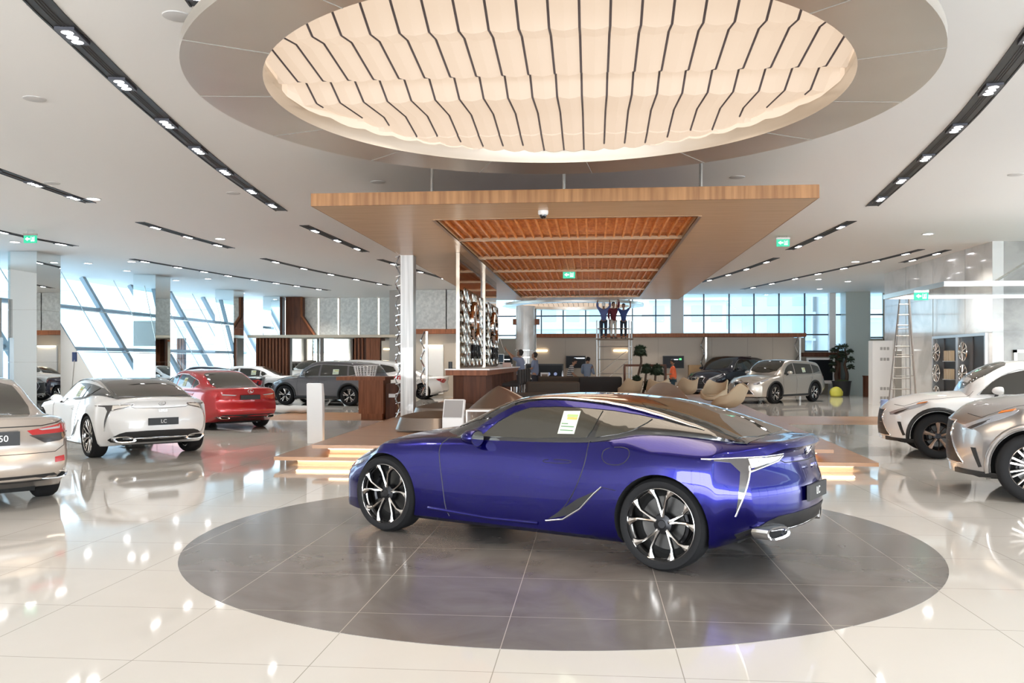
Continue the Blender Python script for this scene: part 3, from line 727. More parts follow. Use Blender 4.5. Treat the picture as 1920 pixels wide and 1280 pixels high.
def section(S, x):
    g = lambda k: S[k](x)
    zb, wl_, wm, zm, ws, zs, wb, zbl, zc = g('zb'), g('wl'), g('wm'), g('zm'), g('ws'), g('zs'), g('wb'), g('zbelt'), g('zc')
    P = [(0, zb), (wl_ * .5, zb), (wl_ * .9, zb), (wl_, zb + .035), (wl_ + (wm - wl_) * .72, zb + (zm - zb) * .5), (wm, zm), (wm - (wm - ws) * .25, zm + (zs - zm) * .62), (ws, zs), (wb, zbl), (wb * .6, zbl + (zc - zbl) * .62), (wb * .25, zbl + (zc - zbl) * .93), (0, zc)]
    P = [Vector((a, b, 0)) for a, b in P]
    return resample(crom(P, 6), S.get('nsec', 34))
def make_car(S, name, label, detail=1, group=None):
    for k in ('zb', 'wl', 'wm', 'zm', 'ws', 'zs', 'wb', 'zbelt', 'zc', 'zr', 'zg', 'wg', 'nose', 'tail'):
        if isinstance(S[k], list): S[k] = mono(S[k])
    car = thing(name, label, 'car', group=group)
    xr, xf = S['xr'], S['xf']; n = S.get('nst', 74)
    xs = []
    for i in range(n + 1):
        t = i / n; xs.append(xr + (xf - xr) * (.5 - .5 * cos(pi * (.12 + .76 * t)) - (.5 - .5 * cos(pi * .12))) / (cos(pi * .12)))
    bowf, bowr = S.get('bow', (.34, .26)); a0f, a0r = S.get('bowstart', (1.5, -1.7))
    def warp(x, y, z):
        if x > a0f:
            t = (x - a0f) / (xf - a0f); t = t * t * (3 - 2 * t); return x - t * (bowf * (abs(y) / .9) ** 2.3 + S['nose'](z))
        if x < a0r:
            t = (a0r - x) / (a0r - xr); t = t * t * (3 - 2 * t); return x + t * (bowr * (abs(y) / .9) ** 2.5 + S['tail'](z))
        return x
    rings = []
    def ringat(x, sc=1, zc0=None):
        h = section(S, x); pts = [(p.x, p.y) for p in h] + [(-p.x, p.y) for p in h[-2:0:-1]]
        if sc < 1: pts = [(a * sc, zc0 + (b - zc0) * sc) for a, b in pts]
        return [(warp(x, a, b), a, b) for a, b in pts]
    zcr = (S['zb'](xr) + S['zc'](xr)) / 2; zcf = (S['zb'](xf) + S['zc'](xf)) / 2
    for sc in (.03, .15, .3, .45, .6, .75, .88, .95, .985): rings.append(ringat(xr, sc, zcr))
    for x in xs: rings.append(ringat(x))
    for sc in (.985, .95, .88, .75, .6, .45, .3, .15, .03): rings.append(ringat(xf, sc, zcf))
    low = MB(); low.loft(rings)
    # greenhouse
    gx0, gx1 = S['gx']; gr = []; m = 46
    for i in range(m + 1):
        t = i / m; x = gx0 + (gx1 - gx0) * (.5 - .5 * cos(pi * t)) if S.get('gcos', 1) else gx0 + (gx1 - gx0) * t
        wb, zbl, wg, zg, zr = S['wb'](x) - .004, S['zbelt'](x), S['wg'](x), S['zg'](x), S['zr'](x)
        P = [(wb, zbl - .09), (wb, zbl), ((wb + wg) / 2 + .018, zbl + (zg - zbl) * .52), (wg, zg), (wg - .07, zg + (zr - zg) * .52), (wg * .55, zg + (zr - zg) * .86), (0, zr)]
        P = resample(crom([Vector((a, b, 0)) for a, b in P], 6), 26)
        gr.append([(x, p.x, p.y) for p in P] + [(x, -p.x, p.y) for p in P[-2::-1]])
    gh = MB(); gh.loft(gr, closed=False, cap=False)
    allb = MB(); allb.add(low.v, low.f); allb.add(gh.v, gh.f)
    bvh = BVHTree.FromPolygons([tuple(v) for v in allb.v], allb.f)
    blow = BVHTree.FromPolygons([tuple(v) for v in low.v], low.f)
    body = low.build('body', [S['paint'], archm], car, smooth=True, ang=40)
    cut = MB()
    for ax in (S['ax'][0], S['ax'][1]):
        for s in (1, -1):
            z0 = S['R'] + S.get('archz', 0); cut.tube([(ax, s * .56, z0), (ax, s * 1.3, z0)], S['archR'], 40)
            
    cm = cut.build('cutter', [archm, archm], None); 
    for p in cm.data.polygons: p.material_index = 1
    bo = body.modifiers.new('arches', 'BOOLEAN'); bo.operation = 'DIFFERENCE'; bo.object = cm; bo.solver = 'EXACT'
    bpy.context.view_layer.update()
    me = bpy.data.meshes.new_from_object(body.evaluated_get(bpy.context.evaluated_depsgraph_get()))
    body.modifiers.clear(); body.data = me; bpy.data.objects.remove(cm)
    if len(me.materials) < 2: me.materials.append(archm)
    gh.build('greenhouse', S['roofmat'], car, smooth=True, ang=40)
    S['bvh'] = bvh; S['low'] = blow
    for ax in S['ax']:
        for s in (1, -1):
            make_wheel(car, ax, s, S, S.get('steer', 0) if ax > 0 else 0, detail)
    # plain underbody shadow box between the wheels
    for sd in 'LR':
        for (poly, m_, off, nm) in S.get('side', []): patch(bvh, nm, sd, poly, m_, car, off, g=S.get('g', .07))
        for (pts, m_, r, nm) in S.get('sidel', []): pline(bvh, nm, sd, pts, m_, car, r)
    for side, nm, poly, m_, off in S.get('patch', []): patch(bvh, nm, side, poly, m_, car, off, g=S.get('g', .07))
    for side, nm, pts, m_, r in S.get('lines', []): pline(bvh, nm, side, pts, m_, car, r)
    # door mirrors
    mx, my, mz = S['mirror']; ms = S.get('msize', 1)
    for s in (1, -1):
        mb = MB(Matrix.Translation((mx, s * my, mz)))
        rg = []
        for i, (x_, k) in enumerate([(.085, .25), (.07, .6), (.035, .9), (-.01, 1), (-.05, 1), (-.065, .93)]):
            rg.append([(x_ * ms, s * (.09 + .105 * k * cos(a) * ms), .015 + .075 * k * sin(a) * ms * (1 if sin(a) > 0 else .8)) for a in [2 * pi * j / 16 for j in range(16)]])
        mb.loft(rg)
        mb.tube([(0, s * .03, -.04), (0, -s * .06, -.085), (.01, -s * .14, -.10)], [.03, .026, .03], 8, sc=(1, .7), mi=1)
        o = mb.build('door_mirror', [S.get('mirmat', S['paint']), black], car, smooth=True)
        mb = MB(Matrix.Translation((mx - .067 * ms, s * (my + .09), mz + .012)))
        mb.tube([(0, 0, 0), (-.004, 0, 0)], .088 * ms, 16, sc=(1, .75)); mb.build('mirror_glass', mirror_m, o)
    for fn in S.get('extra', []): fn(car, S)
    return car
def place(car, x, y, fx, fy):
    a, b = cr(x, y); f = cr(fx, fy); car.location = (a, b, 0); car.rotation_euler = (0, 0, atan2(f[1], f[0])); return car
def badge(S, car, side, z, size, y=0):
    p, nrm = hit(S['bvh'], side, y, z, .006)
    d = Vector(DIRS[side][0]); u = Vector((0, 0, 1)).cross(nrm).normalized(); w = nrm.cross(u)
    mb = MB(); mb.tube([p + u * (size * 1.35 * cos(2 * pi * i / 24)) + w * (size * sin(2 * pi * i / 24)) for i in range(24)], size * .14, 6, closed=True)
    mb.tube([p + u * size * .15 + w * size * .75, p - u * size * .35 - w * size * .45, p + u * size * .8 - w * size * .45], size * .14, 6)
    mb.build('badge', chrome, car, smooth=True)
def plate(S, car, side, z, w, h, txt, tsize, y=0, tilt=0, x=None):
    p, nrm = hit(S['bvh'], side, y, z, .02); d = Vector(DIRS[side][0])
    if x is not None: p.x = x
    mb = MB(Matrix.Translation(p)); s = 1 if d.x > 0 else -1
    mb.box(-.012, .008, -w / 2, w / 2, -h / 2, h / 2); o = mb.build('number_plate', blackgl if S.get('glplate') else black, car)
    if txt:
        M4 = Matrix.Translation(p + Vector((s * .014, 0, 0))) @ Matrix(((0, 0, s, 0), (s, 0, 0, 0), (0, 1, 0, 0), (0, 0, 0, 1)))
        text_mesh('plate_lettering', txt, tsize, plastic_w, o, M4, .002)
def exhaust(car, x, y, z, w, h, skew=.06, d=.12, bl=black, flip=1):
    # trapezoid chrome tip: outline in y-z, hollow
    for s in (1, -1):
        o_ = [(-w / 2 - skew * .2, -h / 2), (w / 2 - skew, -h / 2), (w / 2 + skew * .4, h * .1), (w / 2 - .01, h / 2), (-w / 2 + skew, h / 2), (-w / 2 - skew, -h * .1)]
        o_ = [(s * (y + flip * a), z + b) for a, b in smooth2(o_, 1)]
        cy, cz = s * y, z; i_ = [(cy + (a - cy) * .78, cz + (b - cz) * .66) for a, b in o_]
        mb = MB(); mb.loft([[(x + d + abs(a) * S_BOW, a, b) for a, b in o_], [(x + .008 + abs(a) * S_BOW, a, b) for a, b in o_], [(x + abs(a) * S_BOW, cy + (a - cy) * .97, cz + (b - cz) * .95) for a, b in o_], [(x + .004 + abs(a) * S_BOW, a, b) for a, b in i_], [(x + .1 + abs(a) * S_BOW, a, b) for a, b in i_]], cap=False)
        e = mb.build('exhaust_tip', chrome, car, smooth=True, ang=40)
        mb = MB(); mb.loft([[(x + .05 + abs(a) * S_BOW, a, b) for a, b in i_], [(x + .07 + abs(a) * S_BOW, a, b) for a, b in i_]])
        mb.build('exhaust_hole', archm, e)
S_BOW = .20

# ---- wheels: (count, arms[(radius/rim, angle, width/rim)], face material)
V_LC = (5, [[(.20, 0, .10), (.45, -8, .055), (.70, -10.5, .055), (.85, -15, .10), (.975, -18, .22)], [(.20, 0, .10), (.45, 8, .055), (.70, 10.5, .055), (.85, 15, .10), (.975, 18, .22)]], rimsil)
V_TWIN = (10, [[(.2, 0, .10), (.5, 0, .07), (.7, -4, .05), (.97, -9, .055)], [(.2, 0, .10), (.5, 0, .07), (.7, 4, .05), (.97, 9, .055)]], rimsil)
V_NX = (5, [[(.2, -4, .13), (.5, -6, .09), (.97, -11, .17)], [(.2, 4, .13), (.5, 6, .09), (.97, 11, .17)]], rimsil)
V_NXB = (5, [[(.2, 0, .16), (.5, 0, .15), (.97, -2, .30)], [(.25, 26, .05), (.6, 30, .05), (.97, 36, .06)]], rimbr)
V_BAR = (10, [[(.2, -6, .05), (.97, -7, .09)], [(.2, 6, .05), (.97, 7, .09)]], rimsil)
V_5 = (5, [[(.18, -8, .09), (.97, -14, .09)], [(.18, 8, .09), (.97, 14, .09)]], rimsil)

# ---- the big coupe
def spec_lc(pt, rail_m, spokes=V_LC):
    S = dict(paint=pt, roofmat=blackgl, xr=-2.36, xf=2.345, ax=(-1.435, 1.435), R=.362, rr=.285, tw=.265, track=.945, archR=.392, spokes=spokes, nst=96, g=.05,
        bow=(.42, .34), bowstart=(1.35, -1.75),
        zb=[(-2.36, .34), (-2.15, .27), (-1.9, .21), (-1, .17), (1, .15), (2.1, .15), (2.345, .17)],
        wl=[(-2.36, .70), (-2.1, .84), (-1.43, .90), (-.9, .90), (0, .885), (1, .89), (1.9, .90), (2.2, .84), (2.345, .76)],
        wm=[(-2.36, .80), (-2.25, .875), (-2.05, .925), (-1.7, .955), (-1.43, .962), (-1.0, .945), (-.4, .912), (.3, .905), (.9, .925), (1.43, .952), (1.8, .94), (2.1, .89), (2.25, .84), (2.345, .78)],
        zm=[(-2.36, .62), (-1.43, .58), (-.6, .50), (.5, .48), (1.43, .54), (2.345, .45)],
        ws=[(-2.36, .70), (-2.2, .81), (-2.0, .87), (-1.7, .915), (-1.43, .925), (-1.0, .895), (-.4, .868), (.3, .87), (.9, .89), (1.43, .90), (1.8, .86), (2.1, .78), (2.25, .70), (2.345, .60)],
        zs=[(-2.36, .86), (-2.2, .905), (-2.0, .915), (-1.43, .905), (-1.0, .87), (-.4, .85), (.3, .85), (.9, .86), (1.43, .84), (1.8, .765), (2.1, .68), (2.25, .62), (2.345, .55)],
        wb=[(-2.36, .52), (-2.2, .58), (-1.98, .62), (-1.6, .71), (-1.2, .775), (-.75, .825), (-.2, .835), (.4, .825), (.9, .78), (1.43, .70), (1.9, .60), (2.2, .5), (2.345, .42)],
        zbelt=[(-2.36, .955), (-2.28, 1.0), (-2.1, 1.0), (-1.75, 1.02), (-1.4, 1.045), (-1.19, 1.04), (-.95, 1.0), (-.75, .965), (-.2, .935), (.4, .925), (.9, .925), (1.43, .885), (1.8, .815), (2.1, .725), (2.25, .66), (2.345, .59)],
        zc=[(-2.36, .97), (-2.29, 1.025), (-2.15, 1.015), (-1.95, 1.03), (-1.5, 1.05), (-1.19, 1.04), (-.75, .97), (.4, .95), (.9, .99), (1.2, .965), (1.5, .92), (1.8, .855), (2.1, .765), (2.25, .69), (2.345, .60)],
        nose=[(.1, .02), (.2, .0), (.45, .0), (.6, .03), (.8, .12)],
        tail=[(.2, .16), (.33, .05), (.5, .0), (.62, .0), (.8, .05), (.9, .07), (1.0, .0), (1.05, .0)],
        gx=(-2.02, .98),
        zr=[(-2.02, 1.02), (-1.957, 1.045), (-1.6, 1.172), (-1.2, 1.272), (-.9, 1.312), (-.5, 1.337), (-.2, 1.34), (.1, 1.318), (.3, 1.272), (.6, 1.155), (.8, 1.068), (.98, .985)],
        zg=[(-2.02, 1.0), (-1.64, 1.085), (-1.27, 1.178), (-.84, 1.262), (-.4, 1.293), (-.04, 1.275), (.2, 1.19), (.45, 1.03), (.7, .94), (.98, .90)],
        wg=[(-2.02, .62), (-1.64, .655), (-1.27, .635), (-.84, .62), (-.4, .615), (-.04, .625), (.2, .675), (.45, .735), (.7, .70), (.98, .6)],
        mirror=(.37, .86, .935), mirmat=pt)
    win = [(.36, .945), (-.2, .955), (-.75, .985), (-1.0, 1.02), (-1.13, 1.06), (-1.22, 1.125), (-1.28, 1.168), (-1.1, 1.195), (-.88, 1.219), (-.6, 1.234), (-.35, 1.236), (-.07, 1.222), (.08, 1.172), (.22, 1.09)]
    S['side'] = [
        ([(.62, .95), (.42, .93), (.36, .945), (.22, 1.09), (.08, 1.172), (-.07, 1.222), (-.35, 1.236), (-.6, 1.234), (-.88, 1.219), (-1.1, 1.195), (-1.28, 1.168), (-1.34, 1.165), (-1.27, 1.19), (-1.05, 1.232), (-.84, 1.258), (-.6, 1.276), (-.4, 1.285), (-.2, 1.284), (-.04, 1.265), (.1, 1.225), (.22, 1.165), (.45, 1.02)], pt, .006, 'roof_rail'),
        ([(.36, .955), (-.2, .965), (-.72, .995), (-.76, 1.06), (-.80, 1.215), (-.6, 1.225), (-.35, 1.227), (-.08, 1.213), (.06, 1.165), (.2, 1.083)], carglass, .008, 'side_window'),
        ([(-.80, 1.0), (-1.0, 1.035), (-1.13, 1.075), (-1.22, 1.13), (-1.25, 1.16), (-1.1, 1.187), (-.88, 1.211), (-.845, 1.213), (-.81, 1.1)], carglass, .008, 'quarter_window'),
        ([(-.40, .30), (-.62, .36), (-.80, .50), (-.92, .60), (-.70, .50), (-.52, .38)], black, .004, 'side_vent')]
    S['sidel'] = [
        ([(-.38, .285), (-.55, .315), (-.72, .42), (-.86, .56), (-.93, .62)], chrome, .008, 'chrome_scoop_edge'),
        (smooth2([(.72, .93), (.78, .86), (.76, .7), (.72, .5), (.70, .3), (.66, .22)], 2, False), black, .0045, 'door_seam'),
        (smooth2([(-.76, .97), (-.76, .8), (-.70, .62), (-.60, .45), (-.50, .36)], 2, False), black, .0045, 'door_seam'),
        ([(-1.06, .60), (-.93, .615)], black, .003, 'panel_seam'),
        (smooth2([(-.93, .93), (-1.14, .945), (-1.17, .87), (-1.10, .80), (-.95, .80), (-.90, .86)]), black, .0035, 'fuel_flap') if pt is P_blue else ([(-1.0, .59), (-.93, .60)], black, .003, 'panel_seam'),
        (smooth2([(-.34, .80), (-.62, .81), (-.62, .78), (-.34, .77)]), black, .003, 'door_handle'),
        ([(.9, .275), (.2, .245), (-.3, .255)], pt, .016, 'sill_ridge')]
    rw = [(-1.02, 0), (-1.05, .45), (-1.15, .56), (-1.5, .595), (-1.93, .59), (-1.99, .3), (-2.0, 0)]
    TLH = [(-.60, .888), (-1.27, .918), (-1.23, .865), (-1.05, .825), (-.93, .795), (-.825, .47), (-.84, .65), (-.87, .80), (-.81, .865)]
    TLL = [(-.95, .893), (-1.25, .908), (-1.21, .88), (-1.06, .848), (-.955, .825)]
    S['patch'] = [('T', 'rear_window', rw + [(a, -b) for a, b in rw[-2:0:-1]], carglass, .005),
        ('T', 'windscreen', [(.10, 0), (.08, .4), (.03, .57), (.2, .63), (.45, .70), (.75, .62), (.87, .3), (.90, 0)] + [(a, -b) for a, b in [(.87, .3), (.75, .62), (.45, .70), (.2, .63), (.03, .57), (.08, .4)]], carglass, .005),
        ('B', 'bumper_diffuser', smooth2([(-.80, .29), (-.5, .265), (.5, .265), (.80, .29), (.70, .42), (.52, .475), (-.52, .475), (-.70, .42)], 1), black, .006),
        ('BL', 'taillight_housing', TLH, lens_d, .004), ('BR', 'taillight_housing', TLH, lens_d, .004), ('BL', 'taillight_lens', TLL, lens_p, .009), ('BR', 'taillight_lens', TLL, lens_p, .009),
        ('F', 'grille', [(-.38, .60), (.38, .60), (.26, .42), (.50, .19), (-.50, .19), (-.26, .42)], black, .006),
        ('F', 'headlight', smooth2([(.48, .60), (.72, .62), (.80, .66), (.80, .60), (.62, .53)], 1), lens_c, .01),
        ('F', 'headlight', smooth2(mirror2([(.48, .60), (.72, .62), (.80, .66), (.80, .60), (.62, .53)]), 1), lens_c, .01),
        ('L', 'headlight_side', [(2.24, .66), (2.02, .72), (1.98, .70), (2.2, .56)], lens_c, .008),
        ('R', 'headlight_side', [(2.24, .66), (2.02, .72), (1.98, .70), (2.2, .56)], lens_c, .008)]
    S['lines'] = [(q, 'chrome_lens_edge', [(-1.27, .905), (-1.22, .868), (-1.05, .828), (-.94, .80), (-.825, .47)], chrome, .008) for q in ('BL', 'BR')] + [(q, 'chrome_light_trim', [(-.60, .892), (-.94, .903), (-1.27, .92)], chrome, .006) for q in ('BL', 'BR')] + [
        ('B', 'chrome_bumper_strip', [(-.62, .345), (0, .36), (.62, .345)], chrome, .008), ('B', 'boot_seam', [(-.62, .93), (-.42, .85), (0, .84), (.42, .85), (.62, .93)], black, .004),
        ('T', 'bonnet_seam', [(.62, .80), (1.2, .80), (1.8, .74), (2.1, .62), (2.2, .3), (2.2, -.3), (2.1, -.62), (1.8, -.74), (1.2, -.80), (.62, -.80)], black, .004)]
    def rails(car, S):
        for s in (1, -1):
            P = []
            for i in range(30):
                x = .12 - i * (1.80 / 29); wgv, zgv = S['wg'](x), S['zg'](x)
                p, nrm, _, _ = S['bvh'].ray_cast(Vector((x, s * (wgv - .02), 3)), Vector((0, 0, -1))); t = i / 29
                P.append((p + nrm * .004, .003 + .018 * sin(pi * min(1, t * 1.0 + .04)) ** .6 + .012 * t * (1 - t) * 4))
            mb = MB(); mb.tube([p for p, _ in P], [r for _, r in P], 8, sc=(1.2, .45)); mb.build('silver_roof_strip', rail_m, car, smooth=True)
    def rear(car, S):
        badge(S, car, 'B', .925, .042)
        plate(S, car, 'B', .60 if pt is P_blue else .62, .50, .12, 'LC', .085, x=-2.374)
        exhaust(car, -2.37, .60, .335, .30, .105, .05)
        mb = MB(); mb.box(-1.9, -1.0, -.5, .5, .20, .30); mb.build('underbody', archm, car)
        p = Vector((-2.352, 0, .80)); M4 = Matrix.Translation(p) @ Matrix(((0, 0, -1, 0), (-1, 0, 0, 0), (0, 1, 0, 0), (0, 0, 0, 1)))
        text_mesh('rear_lettering', 'LEXUS', .05, chrome, car, M4, .006)
    S['extra'] = [rails, rear]
    return S

# ---- generic saloon / SUV specs
def spec_gen(pt, kind, L=4.7, H=1.45, wb=2.8, W=.92, fo=.9, ro=1.05, R=.335, rr=.245, spokes=V_5, roofmat=None, glass=None, clad=None, fast=0):
    suv = kind == 'suv'; xf = wb / 2 + fo; xr = -wb / 2 - ro; ax = (-wb / 2, wb / 2)
    h = lambda v: v * H                                   # heights as share of H
    zs0 = .60 if suv else .615; hood = .66 if suv else .655; belt = .635 if suv else .66
    coupe = kind == 'coupe'
    rtop = xr + (.35 if suv else 1.55)                    # where the roof starts to fall to the tail
    S = dict(paint=pt, roofmat=roofmat or pt, xr=xr, xf=xf, ax=ax, R=R, rr=rr, tw=.245, track=W - .02, archR=R * (1.12 if suv else 1.09), spokes=spokes, nst=60, g=.09, nsec=28,
        bow=(.46, .28), bowstart=(wb / 2 + .0, -wb / 2 - .2))
    zb0 = .25 if suv else .18
    S['zb'] = [(xr, zb0 + .15), (xr + .3, zb0 + .06), (xr + .6, zb0), (xf - .5, zb0 - .02), (xf, zb0 + .02)]
    S['wl'] = [(xr, W * .78), (xr + .35, W * .92), (-wb / 2, W * .96), (0, W * .955), (wb / 2, W * .96), (xf - .3, W * .9), (xf, W * .8)]
    S['wm'] = [(xr, W * .85), (xr + .15, W * .93), (xr + .5, W * .985), (-wb / 2, W), (-.3, W * .975), (.5, W * .97), (wb / 2, W * .995), (xf - .4, W * .96), (xf - .15, W * .90), (xf, W * .82)]
    S['zm'] = [(xr, h(.45)), (0, h(.40)), (xf, h(.38))]
    S['ws'] = [(xr, W * .76), (xr + .15, W * .86), (xr + .5, W * .93), (-wb / 2, W * .955), (0, W * .935), (wb / 2, W * .945), (xf - .5, W * .86), (xf - .2, W * .76), (xf, W * .64)]
    S['zs'] = [(xr, h(zs0 + .02)), (xr + .3, h(zs0 + .045)), (-wb / 2, h(zs0 + .035)), (0, h(zs0)), (wb / 2, h(zs0 - .015)), (xf - .4, h(zs0 - .08)), (xf - .1, h(zs0 - .14)), (xf, h(zs0 - .19))]
    S['wb'] = [(xr, W * .6), (xr + .3, W * .72), (-wb / 2, W * .85), (0, W * .90), (wb / 2 - .5, W * .885), (wb / 2, W * .80), (xf - .3, W * .62), (xf, W * .45)]
    cb = .69 if not suv else belt + .02
    S['zbelt'] = [(xr, h(belt + .015)), (xr + .06, h(cb)), (xr + .5, h(cb + .005)), (-wb / 2, h(belt + .015)), (0, h(belt - .01)), (wb / 2 - .5, h(belt - .015)), (wb / 2, h(hood - .06)), (xf - .4, h(hood - .12)), (xf - .15, h(hood - .17)), (xf, h(hood - .235))]
    S['zc'] = [(xr, h(belt + .03)), (xr + .06, h(cb + .015)), (xr + .5, h(cb + .02)), (-.5, h(belt + .01)), (wb / 2 - .55, h(hood + .02)), (wb / 2, h(hood)), (xf - .4, h(hood - .06)), (xf - .12, h(hood - .125)), (xf, h(hood - .21))]
    S['nose'] = [(.2, .0), (h(.35), 0), (h(.5), .05), (h(.6), .14)] if not suv else [(.25, .03), (h(.3), 0), (h(.45), .02), (h(.58), .10)]
    S['tail'] = [(.25, .12), (h(.32), .0), (h(.5), .06), (h(.66), .02), (h(.72), .0)]
    if suv:
        S['zbelt'] = S['zbelt'][:-3] + [(xf - .4, h(.575)), (xf - .15, h(.54)), (xf, h(.47))]
        S['zc'] = S['zc'][:-3] + [(xf - .4, h(.625)), (xf - .12, h(.585)), (xf, h(.50))]
        S['zs'] = S['zs'][:-3] + [(xf - .4, h(.555)), (xf - .1, h(.515)), (xf, h(.45))]
    gx1 = wb / 2 - .45
    if suv:
        gx0 = xr + .12
        S['tail'] = [(.3, .08), (h(.35), .0), (h(.5), .06), (h(.62), .10)]
        S['zr'] = [(gx0, h(.64)), (gx0 + .10, h(.74)), (gx0 + .24, h(.86)), (gx0 + .40, h(.935)), (gx0 + .8, h(.97)), (-.4, h(.998)), (0, h(1.0)), (.25, h(.985)), (.5, h(.93)), (.75, h(.82)), (gx1, h(.67))]
        S['zg'] = [(gx0, h(.62)), (gx0 + .12, h(.72)), (gx0 + .28, h(.85)), (gx0 + .45, h(.90)), (gx0 + .9, h(.935)), (-.3, h(.962)), (.05, h(.955)), (.3, h(.905)), (.55, h(.80)), (.8, h(.69)), (gx1, h(.60))]
    else:
        gx0 = xr + (.62 if not coupe else .7)
        d = .12 if fast else 0
        S['zr'] = [(gx0, h(.69)), (gx0 + .25, h(.76 + d * .3)), (gx0 + .55, h(.86 + d * .3)), (gx0 + .85, h(.94 + d * .2)), (gx0 + 1.2, h(.985)), (-.1, h(1.0)), (.15, h(.99)), (.4, h(.93)), (.65, h(.82)), (gx1, h(.68))]
        S['zg'] = [(gx0, h(.67)), (gx0 + .25, h(.72 + d * .3)), (gx0 + .55, h(.82 + d * .3)), (gx0 + .85, h(.90 + d * .2)), (gx0 + 1.25, h(.95)), (-.1, h(.958)), (.15, h(.94)), (.4, h(.84)), (.65, h(.70)), (gx1, h(.61))]
    S['gx'] = (gx0, gx1)
    S['wg'] = [(gx0, W * .66), (gx0 + .4, W * .67), (gx0 + 1, W * .68), (0, W * .68), (.35, W * .73), (.65, W * .78), (gx1, W * .70)]
    S['mirror'] = (gx1 - .42, W * .93, h(.685))
    g = glass or carglass
    if suv:
        r0 = gx0 + .42; zt = lambda x: mono([(gx0 + .45, h(.845)), (gx0 + .9, h(.88)), (-.3, h(.915)), (.05, h(.905)), (.28, h(.86))])(x)
        zl = h(belt + .028)
        S['side'] = [([(gx0 + .30, h(.725)), (gx0 + .95, h(.675)), (gx0 + .98, zt(gx0 + .95)), (gx0 + .65, zt(gx0 + .6)), (gx0 + .42, h(.83))], g, .006, 'quarter_window'),
                     ([(gx0 + 1.03, h(.67)), (-.12, zl), (-.14, zt(-.14)), (gx0 + 1.06, zt(gx0 + 1.06))], g, .006, 'rear_side_window'),
                     ([(-.04, zl), (.70, zl - .01), (.60, h(.735)), (.42, h(.82)), (.26, h(.865)), (.05, h(.895)), (-.06, zt(-.05))], g, .006, 'front_side_window')]
        hd = [(gx0 + .2, h(.70))]
    else:
        e = gx0 + .62; zl = h(belt + .03)
        zt = lambda x: mono([(gx0 + .62, h(.79 + .03 * fast)), (gx0 + .9, h(.86)), (gx0 + 1.25, h(.905)), (-.1, h(.912)), (.1, h(.90)), (.3, h(.85))])(x)
        if coupe:
            S['side'] = [([(e, h(.74)), (e + .25, zl + .02), (-.30, zl), (-.32, zt(-.32)), (e + .5, zt(e + .5)), (e + .2, zt(e + .2))], g, .006, 'quarter_window'),
                     ([(-.24, zl), (.66, zl - .01), (.5, h(.755)), (.3, h(.84)), (.1, h(.89)), (-.1, zt(-.1)), (-.24, zt(-.24))], g, .006, 'front_side_window')]
        else:
            S['side'] = [([(e - .02, h(.745)), (e + .16, zl + .01), (e + .22, zl + .005), (e + .22, zt(e + .2)), (e + .08, zt(e + .05) - .01)], g, .006, 'quarter_window'),
                     ([(e + .26, zl), (-.12, zl), (-.14, zt(-.14)), (e + .6, zt(e + .6)), (e + .26, zt(e + .26))], g, .006, 'rear_side_window'),
                     ([(-.05, zl), (.66, zl - .01), (.5, h(.755)), (.3, h(.84)), (.1, h(.89)), (-.06, zt(-.06))], g, .006, 'front_side_window')]
    allw = [p for w_ in S['side'] for p in w_[0]]
    x0 = min(p[0] for p in allw); x1 = max(p[0] for p in allw)
    low = sorted([p for p in allw if p[1] < h(.75)], key=lambda p: p[0])
    # chrome frame round the side windows
    S['sidel'] = [([(x0 - .02, h(.755 if not suv else .73)), (x0 + (.18 if not suv else .68), zl - .005), (x1 + .04, zl - .02), (.5, h(.785)), (.3, h(.865)), (.1, h(.905)), (-.1, zt(-.1) + .015), (x0 + .7, zt(x0 + .7) + .012), (x0 + .12, zt(x0 + .1) + .006), (x0 - .02, h(.755 if not suv else .73))], chrome if pt is not P_navy or True else black, .007, 'window_chrome'),
        ([(-.08, zl), (-.10, h(.5)), (-.06, h(.3)), (-.06, zb0 + .08)], black, .004, 'door_seam'),
        ([(wb / 2 - .55, h(.60)), (wb / 2 - .52, h(.45)), (wb / 2 - .56, zb0 + .08)], black, .004, 'door_seam'),
        ([(-wb / 2 + .10, h(.64)), (-wb / 2 + .30, h(.50)), (-wb / 2 + .42, h(.3)), (-wb / 2 + .45, zb0 + .08)], black, .004, 'door_seam'),
        ([(-.22, h(.57)), (-.42, h(.575))], chrome if pt in (P_silver,) else pt, .014, 'door_handle')]
    if not coupe: S['sidel'].append(([(-1.05, h(.585)), (-1.22, h(.59))], chrome if pt in (P_silver,) else pt, .014, 'door_handle'))
    # screens
    def cap(c, ww): return [(c[0], 0)] + [(a, b * ww) for a, b in c[1]] + [(c[2], 0)] + [(a, -b * ww) for a, b in c[1][::-1]]
    ws_ = cap((.22, [(.24, .5), (.28, .64), (.6, .70), (gx1 - .12, .62), (gx1 - .04, .3)], gx1 - .02), W)
    if suv: rwp = [(-.50 * W, h(.73)), (.50 * W, h(.73)), (.60 * W, h(.745)), (.55 * W, h(.85)), (.46 * W, h(.885)), (-.46 * W, h(.885)), (-.55 * W, h(.85)), (-.60 * W, h(.745))]
    S['patch'] = [('T', 'windscreen', ws_, g, .005)]
    if suv: S['patch'].append(('B', 'rear_window', rwp, g, .006))
    else:
        S['patch'].append(('T', 'rear_window', cap((gx0 + .90, [(gx0 + .88, .45), (gx0 + .80, .56), (gx0 + .3, .62), (gx0 + .08, .58), (gx0 + .05, .3)], gx0 + .04), W), g, .005))
    hl = [(W * .40, h(.475)), (W * .66, h(.53)), (W * .86, h(.575)), (W * .86, h(.53)), (W * .72, h(.475)), (W * .45, h(.45))]
    if suv: hl = [(W * .42, h(.465)), (W * .70, h(.495)), (W * .92, h(.535)), (W * .92, h(.505)), (W * .74, h(.455)), (W * .46, h(.435))]
